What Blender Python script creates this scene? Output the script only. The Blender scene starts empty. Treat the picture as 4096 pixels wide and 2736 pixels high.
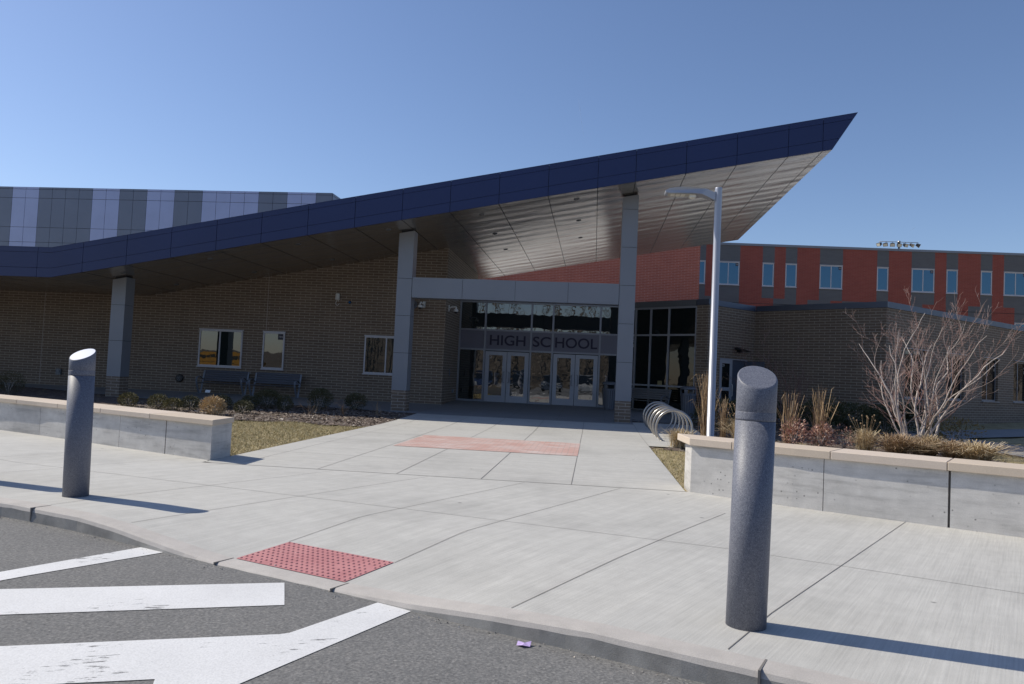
import bpy, bmesh, math, random
from mathutils import Vector, Matrix
R = math.radians
S = bpy.context.scene
COL = S.collection
random.seed(11)

# ------------------------------------------------------------------ camera
def cam_axes(yaw, pitch, roll):
    cy, sy = math.cos(yaw), math.sin(yaw)
    f = Vector((-sy*math.cos(pitch), cy*math.cos(pitch), math.sin(pitch)))
    r = Vector((cy, sy, 0)); u = r.cross(f)
    return r*math.cos(roll)+u*math.sin(roll), u*math.cos(roll)-r*math.sin(roll), f
cr, cu, cf = cam_axes(R(6.256), R(2.44), R(2.613))
cd = bpy.data.cameras.new("camera"); cam = bpy.data.objects.new("camera", cd); COL.objects.link(cam)
m = Matrix((cr, cu, -cf)).transposed().to_4x4(); m.translation = (0, 0, 1.45)
cam.matrix_world = m
cd.sensor_fit = 'HORIZONTAL'; cd.sensor_width = 36; cd.lens = 3040/4096*36
cd.clip_start = .05; cd.clip_end = 20000
S.camera = cam

# ------------------------------------------------------------------ sky and sun
SUN_EL = R(44); SUN_AZ = Vector((-.975, .222, 0)).normalized()     # horizontal direction towards the sun
SKY = .118; SUN = 4.5; EXPO = 0.0
W = bpy.data.worlds.new("World"); S.world = W; W.use_nodes = True
wn = W.node_tree; bg = wn.nodes['Background']
sky = wn.nodes.new('ShaderNodeTexSky'); sky.sky_type = 'NISHITA'; sky.sun_disc = False
sky.sun_elevation = SUN_EL; sky.sun_rotation = math.atan2(SUN_AZ.x, SUN_AZ.y)
sky.altitude = 200; sky.air_density = 1.0; sky.dust_density = .6; sky.ozone_density = 3.2
tint = wn.nodes.new('ShaderNodeMixRGB'); tint.blend_type = 'MULTIPLY'; tint.inputs[0].default_value = 1; tint.inputs[2].default_value = (.99, .98, 1.06, 1)
wn.links.new(sky.outputs[0], tint.inputs[1]); wn.links.new(tint.outputs[0], bg.inputs[0]); bg.inputs[1].default_value = SKY
sl = bpy.data.lights.new("sun", 'SUN'); sl.energy = SUN; sl.angle = R(.5); sl.color = (1, .93, .80)
so = bpy.data.objects.new("sun", sl); COL.objects.link(so)
sv = SUN_AZ*math.cos(SUN_EL)+Vector((0, 0, math.sin(SUN_EL)))
so.rotation_euler = sv.to_track_quat('Z', 'Y').to_euler(); so.location = sv*60
S.view_settings.view_transform = 'Standard'; S.view_settings.look = 'None'
S.view_settings.exposure = EXPO; S.view_settings.gamma = 1
S.cycles.max_bounces = 8; S.cycles.glossy_bounces = 5; S.cycles.diffuse_bounces = 4

# ------------------------------------------------------------------ materials
MATS = {}
class N:
    """tiny node helper"""
    def __init__(s, name):
        s.m = bpy.data.materials.new(name); s.m.use_nodes = True; s.t = s.m.node_tree
        s.b = s.t.nodes['Principled BSDF']; MATS[name] = s.m
    def n(s, typ, **kw):
        nd = s.t.nodes.new(typ)
        for k, v in kw.items():
            if k.startswith('i_'):
                key = k[2:]
                nd.inputs[int(key) if key.isdigit() else key].default_value = v
            else: setattr(nd, k, v)
        return nd
    def l(s, a, b): s.t.links.new(a, b)
    def coord(s, out='Object', scale=(1, 1, 1), rot=0):
        tc = s.n('ShaderNodeTexCoord'); src = tc.outputs[out]
        if rot:                                  # turn first, then stretch
            m0 = s.n('ShaderNodeMapping'); m0.inputs['Rotation'].default_value = (0, 0, rot); s.l(src, m0.inputs[0]); src = m0.outputs[0]
        mp = s.n('ShaderNodeMapping'); mp.inputs['Scale'].default_value = scale
        s.l(src, mp.inputs[0]); return mp.outputs[0]
    def noise(s, vec, scale, detail=4, rough=.55):
        nd = s.n('ShaderNodeTexNoise'); nd.inputs['Scale'].default_value = scale
        nd.inputs['Detail'].default_value = detail; nd.inputs['Roughness'].default_value = rough
        s.l(vec, nd.inputs['Vector']); return nd.outputs[0]
    def ramp(s, fac, stops):
        nd = s.n('ShaderNodeValToRGB'); e = nd.color_ramp.elements
        while len(e) < len(stops): e.new(.5)
        for el, (p, c) in zip(e, stops):
            el.position = p; el.color = (*c, 1) if len(c) == 3 else c
        s.l(fac, nd.inputs[0]); return nd.outputs[0]
    def mix(s, fac, a, b, mode='MIX'):
        nd = s.n('ShaderNodeMixRGB', blend_type=mode)
        for i, v in enumerate((fac, a, b)):
            if hasattr(v, 'is_linked'): s.l(v, nd.inputs[i])
            elif isinstance(v, (int, float)): nd.inputs[i].default_value = v
            else: nd.inputs[i].default_value = (*v, 1)
        return nd.outputs[0]
    def bump(s, h, strength, dist=.01, prev=None):
        nd = s.n('ShaderNodeBump'); nd.inputs['Strength'].default_value = strength
        nd.inputs['Distance'].default_value = dist; s.l(h, nd.inputs['Height'])
        if prev is not None: s.l(prev, nd.inputs['Normal'])
        s.l(nd.outputs[0], s.b.inputs['Normal']); return nd.outputs[0]
    def set(s, rough=.6, metal=0, ior=1.5, coat=0):
        s.b.inputs['Roughness'].default_value = rough; s.b.inputs['Metallic'].default_value = metal
        s.b.inputs['IOR'].default_value = ior; s.b.inputs['Coat Weight'].default_value = coat
def g(v): return (v, v, v)
def sc(c, k): return tuple(x*k for x in c)
def plain(name, col, rough=.5, metal=0, var=.12, scale=3, bump=0, bscale=60, ior=1.5, coat=0):
    k = N(name); k.set(rough, metal, ior, coat); v = k.coord()
    nz = k.noise(v, scale)
    k.l(k.ramp(nz, [(.3, sc(col, 1-var)), (.7, sc(col, 1+var))]), k.b.inputs['Base Color'])
    if bump: k.bump(k.noise(v, bscale, 3), bump)
    return k.m
def islands(name, cols, rough=.7, trans=0):
    k = N(name); k.set(rough); ge = k.n('ShaderNodeNewGeometry')
    st = [(i/(max(1, len(cols)-1)), c) for i, c in enumerate(cols)]
    k.l(k.ramp(ge.outputs['Random Per Island'], st), k.b.inputs['Base Color'])
    if trans: k.b.inputs['Subsurface Weight'].default_value = 0
    return k.m
def brick(name, c1, c2, mortar, bw=.4064, rh=.1016, ms=.009, var=.1):
    k = N(name); k.set(.8)
    uv = k.n('ShaderNodeUVMap'); bt = k.n('ShaderNodeTexBrick')
    k.l(uv.outputs[0], bt.inputs['Vector'])
    for a, v in (('Scale', 1), ('Mortar Size', ms), ('Mortar Smooth', .15), ('Bias', 0), ('Brick Width', bw), ('Row Height', rh)):
        bt.inputs[a].default_value = v
    bt.inputs['Color1'].default_value = (*c1, 1); bt.inputs['Color2'].default_value = (*c2, 1); bt.inputs['Mortar'].default_value = (*mortar, 1)
    nz = k.noise(uv.outputs[0], 1.1, 5); nf = k.noise(uv.outputs[0], 45, 3)
    c = k.mix(1, bt.outputs[0], k.ramp(nz, [(.25, g(1-var)), (.75, g(1+var*.6))]), 'MULTIPLY')
    c = k.mix(1, c, k.ramp(nf, [(.3, g(.9)), (.7, g(1.08))]), 'MULTIPLY')
    k.l(c, k.b.inputs['Base Color'])
    inv = k.n('ShaderNodeMath', operation='SUBTRACT'); inv.inputs[0].default_value = 1; k.l(bt.outputs[1], inv.inputs[1])
    b1 = k.bump(inv.outputs[0], .6, .008); k.bump(nf, .15, .003, b1)
    return k.m
def concrete(name, col, broom=None, var=.07, rough=.85, stain=.10, pits=False, spots=False):
    k = N(name); k.set(rough); v = k.coord()
    big = k.noise(v, .55, 6, .6); mid = k.noise(v, 6, 5); fine = k.noise(v, 140, 2)
    c = k.ramp(big, [(.25, sc(col, 1-stain)), (.5, col), (.8, sc(col, 1+stain*.5))])
    c = k.mix(1, c, k.ramp(mid, [(.3, g(1-var)), (.7, g(1+var*.5))]), 'MULTIPLY')
    c = k.mix(1, c, k.ramp(fine, [(.3, g(.9)), (.7, g(1.07))]), 'MULTIPLY')
    h = fine
    if broom is not None:
        bv = k.coord('Object', (1.4, 75, 1), broom); br = k.noise(bv, 1, 4, .7)
        bv2 = k.coord('Object', (.35, 9, 1), broom); br2 = k.noise(bv2, 1, 3, .6)
        c = k.mix(1, c, k.ramp(br, [(.3, g(.87)), (.6, g(1.04))]), 'MULTIPLY')
        c = k.mix(1, c, k.ramp(br2, [(.3, g(.94)), (.65, g(1.03))]), 'MULTIPLY'); h = br
    if pits:
        vo = k.n('ShaderNodeTexVoronoi'); vo.inputs['Scale'].default_value = 13; k.l(v, vo.inputs['Vector'])
        pm = k.mix(1, k.ramp(vo.outputs[0], [(.09, g(1)), (.16, g(0))]), k.ramp(k.noise(v, 2.2, 3), [(.48, g(0)), (.58, g(1))]), 'MULTIPLY')
        c = k.mix(pm, c, sc(col, .42))
        hs = k.noise(k.coord('Object', (.9, .9, 9)), 1.2, 6, .68)
        c = k.mix(1, c, k.ramp(hs, [(.34, g(.74)), (.47, g(.95)), (.6, g(1.03))]), 'MULTIPLY')
    if name == 'cap_stone':
        oi = k.n('ShaderNodeObjectInfo'); c = k.mix(1, c, k.ramp(oi.outputs['Random'], [(0, (.93, .92, .90)), (.6, (1, 1, 1)), (1, (1.05, 1.06, 1.1))]), 'MULTIPLY')
    if spots:
        vs_ = k.n('ShaderNodeTexVoronoi'); vs_.inputs['Scale'].default_value = 1.1; k.l(v, vs_.inputs['Vector'])
        c = k.mix(1, c, k.ramp(vs_.outputs[0], [(.022, g(.5)), (.032, g(1))]), 'MULTIPLY')
        c = k.mix(1, c, k.ramp(k.noise(v, .28, 5, .65), [(.33, g(.88)), (.5, g(1))]), 'MULTIPLY')
    k.l(c, k.b.inputs['Base Color']); k.bump(h, .35, .004)
    return k.m
def asphalt(name):
    k = N(name); k.set(.9); v = k.coord()
    vo = k.n('ShaderNodeTexVoronoi'); vo.inputs['Scale'].default_value = 75; k.l(v, vo.inputs['Vector'])
    sp = k.noise(v, 52, 4, .75); big = k.noise(v, .9, 6, .6)
    c = k.ramp(sp, [(.32, g(.06)), (.48, g(.15)), (.60, (.225, .222, .215)), (.72, (.40, .39, .37))])
    c = k.mix(.45, c, k.ramp(vo.outputs[1], [(0, g(.09)), (.6, g(.17)), (1, (.30, .285, .27))]))
    c = k.mix(1, c, k.ramp(big, [(.25, g(.84)), (.75, (1.1, 1.09, 1.07))]), 'MULTIPLY')
    k.l(c, k.b.inputs['Base Color']); k.bump(sp, .7, .006)
    return k.m
def paint(name):
    k = N(name); k.set(.7)
    cr_ = k.noise(k.coord('Object', (1.0, 4.2, 1), R(-22)), 7, 7, .75); v = k.coord()
    pa = k.noise(v, 2.2, 4); sp = k.noise(v, 90, 2)
    f = k.mix(.42, cr_, pa); wear = k.ramp(f, [(.385, g(1)), (.41, g(0))])
    c = k.mix(wear, (.70, .70, .70), (.2, .2, .2))
    c = k.mix(1, c, k.ramp(sp, [(.3, g(.88)), (.6, g(1.03))]), 'MULTIPLY')
    c = k.mix(1, c, k.ramp(k.noise(v, 1.3, 5), [(.3, g(.9)), (.7, g(1.03))]), 'MULTIPLY')
    k.l(c, k.b.inputs['Base Color']); k.bump(sp, .4, .004)
    return k.m
def granite(name):
    k = N(name); k.set(.5, 0, 1.45); v = k.coord()
    n1 = k.noise(v, 210, 2, .7); n2 = k.noise(v, 90, 3, .7)
    c = k.ramp(n1, [(.30, (.07, .075, .10)), (.46, (.125, .135, .17)), (.57, (.18, .19, .225)), (.72, (.36, .36, .38))])
    c = k.mix(.35, c, k.ramp(n2, [(.35, (.05, .055, .085)), (.65, (.24, .245, .28))]))
    k.l(c, k.b.inputs['Base Color']); k.bump(n1, .12, .002)
    return k.m
def glass(name, tint, ior, wav=.02, scale=(1.2, 1.2, 1.6), rough=.01):
    k = N(name); k.set(rough, 0, ior); k.b.inputs['Base Color'].default_value = (*tint, 1)
    if wav: k.bump(k.noise(k.coord('Object', scale), 1, 2), wav, .05)
    return k.m
def soffit_mat(name):
    k = N(name); k.set(.25, .85)
    v = k.coord()
    k.l(k.ramp(k.noise(v, .7, 4), [(.3, (.42, .405, .385)), (.7, (.50, .485, .46))]), k.b.inputs['Base Color'])
    sv_ = k.coord('Object', (.55, 1.19, .6)); nz = k.noise(sv_, 1, 2, .5)
    wv = k.n('ShaderNodeSeparateXYZ'); k.l(v, wv.inputs[0])
    fr = k.n('ShaderNodeMath', operation='MULTIPLY_ADD'); k.l(wv.outputs[1], fr.inputs[0]); fr.inputs[1].default_value = 2*math.pi/.84; fr.inputs[2].default_value = -2*math.pi*(22.53/.84)
    si = k.n('ShaderNodeMath', operation='SINE'); k.l(fr.outputs[0], si.inputs[0])
    am = k.n('ShaderNodeMath', operation='MULTIPLY'); k.l(si.outputs[0], am.inputs[0]); k.l(k.noise(k.coord('Object', (.35, .2, .3)), 1, 1), am.inputs[1])
    b1 = k.bump(nz, .30, .10); k.bump(am.outputs[0], .22, .03, b1)
    return k.m
def metalp(name, col, rough=.4, metal=.0, ior=1.5, wav=.0):
    k = N(name); k.set(rough, metal, ior); v = k.coord()
    k.l(k.ramp(k.noise(v, .6, 3), [(.3, sc(col, .95)), (.7, sc(col, 1.05))]), k.b.inputs['Base Color'])
    if wav: k.bump(k.noise(v, .8, 2), wav, .05)
    return k.m
def tactile_mat(name):
    k = N(name); k.set(.7); v = k.coord(); nz = k.noise(v, 6, 5); sp = k.noise(v, 30, 4)
    c = k.ramp(nz, [(.3, (.42, .165, .17)), (.7, (.50, .22, .22))])
    c = k.mix(k.ramp(sp, [(.66, g(0)), (.72, g(1))]), c, (.5, .4, .38))
    k.l(c, k.b.inputs['Base Color']); return k.m
def brickpave(name):
    k = N(name); k.set(.8); v = k.coord('Object', (1, 1, 1), 0)
    bt = k.n('ShaderNodeTexBrick'); k.l(v, bt.inputs['Vector'])
    for a, q in (('Scale', 1), ('Mortar Size', .008), ('Mortar Smooth', .1), ('Brick Width', .22), ('Row Height', .11)): bt.inputs[a].default_value = q
    bt.inputs['Color1'].default_value = (.46, .2, .15, 1); bt.inputs['Color2'].default_value = (.55, .28, .22, 1); bt.inputs['Mortar'].default_value = (.24, .18, .16, 1)
    w = k.mix(.55, k.noise(v, 1.3, 4), k.noise(k.coord('Object', (2.2, 9, 1)), 1, 3)); s_ = k.mix(.4, w, bt.outputs[0])
    c = k.mix(k.ramp(s_, [(.38, g(.28)), (.52, g(.92))]), bt.outputs[0], (.58, .52, .49))
    k.l(c, k.b.inputs['Base Color']); k.bump(bt.outputs[1], -.3, .004); return k.m
def ground_mat(name, a, b, c3, scale=3, fine=60):
    k = N(name); k.set(.95); v = k.coord()
    c = k.ramp(k.mix(.5, k.noise(v, scale, 6, .65), k.noise(v, fine, 3)), [(.38, a), (.5, b), (.62, c3)])
    k.l(c, k.b.inputs['Base Color']); k.bump(k.noise(v, fine, 3), .8, .02); return k.m

TAN = brick('tan_brick', (.165, .120, .086), (.20, .148, .106), (.40, .35, .295))
RED = brick('red_brick', (.315, .078, .05), (.36, .095, .06), (.45, .27, .23))
REDF = brick('far_red_brick', (.285, .062, .042), (.325, .074, .05), (.33, .15, .125), ms=.007)
GREYB = brick('grey_brick', (.125, .125, .13), (.14, .14, .145), (.155, .155, .158), ms=.006, var=.06)
WALK = concrete('walk_concrete', (.485, .475, .445), 0, spots=True)
SIDE = concrete('sidewalk_concrete', (.495, .485, .455), R(-62), spots=True)
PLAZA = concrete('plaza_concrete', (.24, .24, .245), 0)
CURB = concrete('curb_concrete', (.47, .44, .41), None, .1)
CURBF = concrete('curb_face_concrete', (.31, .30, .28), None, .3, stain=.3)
WALLC = concrete('wall_concrete', (.57, .55, .52), None, .12, stain=.2, pits=True)
CAPC = concrete('cap_stone', (.58, .485, .385), None, .03, .8, .06)
JOINT = plain('joint_filler', (.16, .15, .14), .9)
ASPH = asphalt('asphalt'); PAINT = paint('road_paint'); GRAN = granite('granite_coat')
TACT = tactile_mat('tactile_red'); PAVE = brickpave('brick_paving')
LAWN = ground_mat('lawn_soil', (.22, .175, .085), (.33, .265, .14), (.44, .36, .22))
MULCH = ground_mat('mulch_soil', (.05, .035, .028), (.11, .08, .065), (.19, .15, .125), 8, 45)
BLADE = islands('grass_blade', [(.30, .25, .10), (.40, .33, .16), (.50, .41, .23), (.26, .24, .09), (.56, .47, .30)])
CHIP = islands('mulch_chip', [(.10, .07, .055), (.20, .15, .12), (.30, .25, .21), (.14, .10, .08), (.42, .37, .32)])
LEAF = islands('boxwood_leaf', [(.035, .04, .015), (.06, .062, .02), (.10, .085, .028), (.045, .05, .02)])
LEAFY = islands('boxwood_bronze_leaf', [(.07, .075, .02), (.14, .125, .04), (.21, .16, .05), (.06, .07, .03)])
YEW = islands('yew_leaf', [(.03, .04, .014), (.05, .06, .02), (.085, .075, .025), (.038, .05, .02)])
DEADL = islands('dead_leaf', [(.52, .38, .2), (.62, .46, .26), (.42, .29, .14), (.66, .52, .33)])
REDL = islands('red_twig_leaf', [(.40, .18, .13), (.52, .28, .2), (.62, .46, .36), (.30, .13, .1)])
STRAW = islands('straw_blade', [(.50, .39, .22), (.62, .50, .31), (.40, .29, .15), (.70, .60, .42), (.45, .33, .19)])
STRAWB = islands('brown_straw_blade', [(.30, .2, .11), (.42, .3, .17), (.24, .15, .09), (.5, .38, .24)])
GREENY = islands('bronze_green_leaf', [(.14, .11, .035), (.22, .16, .05), (.10, .09, .03)])
BARK = plain('smooth_bark', (.48, .42, .385), .75, 0, .25, 14, .3, 40)
SAPB = plain('dark_red_bark', (.16, .10, .09), .8)
TWIG = islands('reddish_twig', [(.32, .17, .14), (.40, .26, .22), (.28, .21, .19), (.50, .41, .37)])
ALU = metalp('column_panel', (.225, .24, .27), .42, .2)
FRAME = metalp('window_frame_metal', (.52, .51, .54), .45, .1)
FRAMED = metalp('storefront_frame_metal', (.30, .31, .345), .42, .25)
DOORM = metalp('door_metal', (.42, .43, .47), .45, .1)
BLUE = metalp('blue_panel', (.013, .024, .10), .38, .0, 1.5)
DARKJ = plain('dark_joint', (.012, .013, .02), .8)
SOFF = soffit_mat('soffit_metal')
COPE = metalp('grey_coping', (.135, .145, .165), .4, .3)
COPEM = metalp('blue_grey_coping', (.085, .105, .155), .4, .2)
COPEL = metalp('light_coping', (.22, .235, .27), .45, .2)
NAVY = metalp('dark_blue_coping', (.07, .085, .125), .35, .3)
GYML = metalp('gym_light_panel', (.43, .48, .70), .38, .15); GYMD = metalp('gym_grey_panel', (.19, .215, .28), .38, .15)
GLS = glass('entrance_glass', (.012, .018, .018), 2.4, .05, (1.3, 1.3, 2.0))
GLW = glass('wing_glass', (.012, .05, .09), 2.3, .01)
GLW.node_tree.nodes['Principled BSDF'].inputs['Specular Tint'].default_value = (.45, .72, .95, 1)
GLN = glass('office_glass', (.012, .02, .02), 2.2, .02, (1.5, 1.5, 1.5))
GLR = glass('low_wing_glass', (.008, .011, .014), 1.6, .03, (1.5, 1.5, 1.5))
GLD = glass('side_glass', (.008, .012, .012), 1.45, .06)
ROOFW = plain('white_roof_membrane', (.70, .69, .66), .8)
SPAN = metalp('grey_spandrel', (.17, .165, .205), .5)
LETT = plain('purple_letter', (.010, .007, .035), .5)
WHITE = plain('white_plastic', (.72, .72, .70), .4, 0, .04); BLACK = plain('black_plastic', (.012, .012, .014), .4)
NUM = plain('white_vinyl', (.62, .6, .58), .6); SIGN = plain('dark_sign', (.022, .02, .04), .5)
STEEL = metalp('galvanised_steel', (.42, .40, .375), .33, .85); SUNCAP = metalp('sunlit_cap', (.62, .64, .70), .3, .75)
LAMPM = metalp('lamp_grey', (.40, .415, .46), .4, .35)
LED = plain('led_panel', (.75, .75, .70), .3); LAMPU = plain('lamp_underside', (.42, .42, .40), .5)
BENCH = metalp('bench_slat', (.085, .09, .11), .45, .1); BENCHF = metalp('bench_frame', (.20, .22, .26), .42, .3)
BENCHL = metalp('pale_bench_slat', (.16, .16, .165), .5, .1)
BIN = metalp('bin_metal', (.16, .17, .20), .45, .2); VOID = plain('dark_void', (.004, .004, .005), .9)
BLUEL = plain('blue_lens', (.01, .10, .30), .2); YEL = plain('yellow_card', (.30, .25, .12), .6)
DOORB = metalp('open_door_paint', (.085, .10, .135), .5)
SKIN = plain('skin', (.16, .09, .065), .6); SHIRT = plain('mauve_cloth', (.085, .075, .11), .9, 0, .15, 9); PANTS = plain('black_cloth', (.012, .012, .016), .9)
HAIR = plain('dark_hair', (.012, .01, .009), .6); SHOE = plain('dark_shoe', (.02, .02, .022), .5)
PAPER = plain('lilac_paper', (.55, .42, .72), .7, 0, .25, 40); DRYLEAF = plain('dry_leaf', (.5, .36, .22), .8)
CLOUD = None
def cloudmat():
    k = N('contrail_ice'); tr = k.n('ShaderNodeBsdfTransparent'); mx = k.n('ShaderNodeMixShader'); df = k.n('ShaderNodeBsdfDiffuse')
    mx.inputs[0].default_value = .045
    k.l(tr.outputs[0], mx.inputs[1]); k.l(df.outputs[0], mx.inputs[2]); df.inputs[0].default_value = (.95, .95, .95, 1)
    k.l(mx.outputs[0], k.t.nodes['Material Output'].inputs[0]); return k.m
CLOUD = cloudmat()

# ------------------------------------------------------------------ mesh helpers
V = Vector
def unit(v): v = V(v); return v.normalized()
class MB:
    def __init__(s): s.v = []; s.f = []; s.mi = []; s.sm = []
    def face(s, pts, mi=0, smooth=False):
        i = len(s.v); s.v += [V(p) for p in pts]; s.f.append(list(range(i, i+len(pts)))); s.mi.append(mi); s.sm.append(smooth)
    def raw(s, vs, fs, mi=0, smooth=False):
        i = len(s.v); s.v += [V(p) for p in vs]
        for f in fs: s.f.append([i+q for q in f]); s.mi.append(mi); s.sm.append(smooth)
    def obox(s, o, a, b, c, mi=0):
        o, a, b, c = V(o), V(a), V(b), V(c)
        if a.cross(b).dot(c) < 0: o = o+a; a = -a
        p = [o, o+a, o+a+b, o+b, o+c, o+a+c, o+a+b+c, o+b+c]
        s.raw(p, [(3, 2, 1, 0), (4, 5, 6, 7), (0, 1, 5, 4), (1, 2, 6, 5), (2, 3, 7, 6), (3, 0, 4, 7)], mi)
    def box(s, x0, x1, y0, y1, z0, z1, mi=0): s.obox((x0, y0, z0), (x1-x0, 0, 0), (0, y1-y0, 0), (0, 0, z1-z0), mi)
    def prism(s, poly, vec, mi=0, smooth=False):
        poly = [V(p) for p in poly]; vec = V(vec); n = len(poly)
        nn = V((0, 0, 0))
        for i in range(n): nn += poly[i].cross(poly[(i+1) % n])
        if nn.dot(vec) > 0: poly.reverse()
        top = [p+vec for p in poly]
        s.face(poly, mi); s.face(list(reversed(top)), mi)
        i0 = len(s.v); s.v += poly+top
        for i in range(n):
            j = (i+1) % n; s.f.append([i0+j, i0+i, i0+n+i, i0+n+j]); s.mi.append(mi); s.sm.append(smooth)
    def tube(s, pts, rad, n=8, mi=0, cap=True, smooth=True):
        pts = [V(p) for p in pts]; k = len(pts)
        if isinstance(rad, (int, float)): rad = [rad]*k
        t0 = (pts[1]-pts[0]).normalized(); a = t0.orthogonal().normalized(); i0 = len(s.v)
        for i in range(k):
            t = (pts[min(i+1, k-1)]-pts[max(i-1, 0)]).normalized()
            a = (a-t*a.dot(t)).normalized() if (a-t*a.dot(t)).length > 1e-6 else t.orthogonal().normalized(); b = t.cross(a)
            for j in range(n):
                an = 2*math.pi*j/n; s.v.append(pts[i]+(a*math.cos(an)+b*math.sin(an))*rad[i])
        for i in range(k-1):
            for j in range(n):
                q = (j+1) % n; s.f.append([i0+i*n+j, i0+i*n+q, i0+(i+1)*n+q, i0+(i+1)*n+j]); s.mi.append(mi); s.sm.append(smooth)
        if cap:
            s.f.append([i0+j for j in reversed(range(n))]); s.mi.append(mi); s.sm.append(False)
            s.f.append([i0+(k-1)*n+j for j in range(n)]); s.mi.append(mi); s.sm.append(False)
    def lathe(s, o, prof, n=24, mi=0, smooth=True, top=None):
        o = V(o); i0 = len(s.v); k = len(prof)
        for (r, z) in prof:
            for j in range(n):
                an = 2*math.pi*j/n; x, y = r*math.cos(an), r*math.sin(an)
                s.v.append(o+V((x, y, z if not callable(z) else z(x, y))))
        for i in range(k-1):
            for j in range(n):
                q = (j+1) % n; s.f.append([i0+i*n+j, i0+i*n+q, i0+(i+1)*n+q, i0+(i+1)*n+j]); s.mi.append(mi); s.sm.append(smooth)
        s.f.append([i0+j for j in reversed(range(n))]); s.mi.append(mi); s.sm.append(False)
        s.f.append([i0+(k-1)*n+j for j in range(n)]); s.mi.append(mi if top is None else top); s.sm.append(False)
    def strap(s, pts, wdir, w, th, mi=0):
        """flat bar following pts, w wide along wdir"""
        pts = [V(p) for p in pts]; wdir = unit(wdir); k = len(pts); rings = []
        for i in range(k):
            t = (pts[min(i+1, k-1)]-pts[max(i-1, 0)]).normalized(); nn = t.cross(wdir).normalized()
            rings.append([pts[i]+wdir*w/2+nn*th/2, pts[i]-wdir*w/2+nn*th/2, pts[i]-wdir*w/2-nn*th/2, pts[i]+wdir*w/2-nn*th/2])
        i0 = len(s.v)
        for r_ in rings: s.v += r_
        for i in range(k-1):
            for j in range(4):
                q = (j+1) % 4; s.f.append([i0+i*4+j, i0+i*4+q, i0+i*4+4+q, i0+i*4+4+j]); s.mi.append(mi); s.sm.append(False)
        s.f.append([i0+3, i0+2, i0+1, i0]); s.mi.append(mi); s.sm.append(False)
        e = i0+(k-1)*4; s.f.append([e, e+1, e+2, e+3]); s.mi.append(mi); s.sm.append(False)
    def build(s, name, mats, parent=None, local=False):
        me = bpy.data.meshes.new(name); me.from_pydata([], [], [])
        off = V((0, 0, 0))
        if parent is not None and not local:
            p = parent
            while p is not None: off += V(p.location); p = p.parent
        me.from_pydata([tuple(v-off) for v in s.v], [], s.f)
        mats = mats if isinstance(mats, (list, tuple)) else [mats]
        for q in mats: me.materials.append(q)
        me.polygons.foreach_set('material_index', s.mi); me.polygons.foreach_set('use_smooth', s.sm)
        if len(s.f) < 30000:
            uv = me.uv_layers.new(name='UVMap'); data = []
            for f in s.f:
                a, b, c = s.v[f[0]], s.v[f[1]], s.v[f[2]]; nn = (b-a).cross(c-b)
                if nn.length < 1e-12: nn = V((0, 0, 1))
                nn.normalize()
                if abs(nn.z) > .8:
                    for i in f: data += [s.v[i].x, s.v[i].y]
                else:
                    t = V((-nn.y, nn.x, 0)).normalized()
                    for i in f: data += [s.v[i].dot(t), s.v[i].z]
            uv.data.foreach_set('uv', data)
        me.update(); o = bpy.data.objects.new(name, me); COL.objects.link(o)
        if parent is not None: o.parent = parent
        return o
def tag(o, label, cat, group=None):
    o['label'] = label; o['category'] = cat
    if group: o['group'] = group
    return o
def thing(name, loc, label, cat, group=None, rz=0):
    o = bpy.data.objects.new(name, None); o.location = loc; o.rotation_euler = (0, 0, rz); o.empty_display_size = .2
    COL.objects.link(o); return tag(o, label, cat, group)
def struct(o): o['kind'] = 'structure'; return o
def stuff(o, label, cat): o['kind'] = 'stuff'; return tag(o, label, cat)
def copy_tree(o, loc=None, rz=None, label=None, parent=None):
    c = o.copy(); COL.objects.link(c)
    if parent is not None: c.parent = parent
    if loc is not None: c.location = loc
    if rz is not None: c.rotation_euler = (0, 0, rz)
    if label: c['label'] = label
    for ch in list(o.children): copy_tree(ch, parent=c)
    return c
def text_mesh(txt, w, h, depth=.008, bold=.0):
    """letters as (verts, faces) in the XZ plane, scaled to w x h (w None: keep the proportion)"""
    cu_ = bpy.data.curves.new('t', 'FONT'); cu_.body = txt; cu_.extrude = .02; cu_.offset = bold
    o = bpy.data.objects.new('t', cu_); COL.objects.link(o); bpy.context.view_layer.update()
    me = bpy.data.meshes.new_from_object(o.evaluated_get(bpy.context.evaluated_depsgraph_get()))
    vs = [v.co.copy() for v in me.vertices]; fs = [tuple(p.vertices) for p in me.polygons]
    bpy.data.objects.remove(o); bpy.data.curves.remove(cu_); bpy.data.meshes.remove(me)
    x0 = min(v.x for v in vs); x1 = max(v.x for v in vs); y0 = min(v.y for v in vs); y1 = max(v.y for v in vs)
    kz = h/(y1-y0); kx = kz if w is None else w/(x1-x0)
    return [((v.x-x0)*kx, (v.z+.02)/.04*depth, (v.y-y0)*kz) for v in vs], fs, (x1-x0)*kx
def add_text(mb, txt, o, u, n, w, h, mi=0, depth=.008, bold=0):
    vs, fs, ww = text_mesh(txt, w, h, depth, bold); o, u, n = V(o), V(u), V(n)
    mb.raw([o+u*x+n*d+V((0, 0, z)) for x, d, z in vs], fs, mi); return ww

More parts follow.
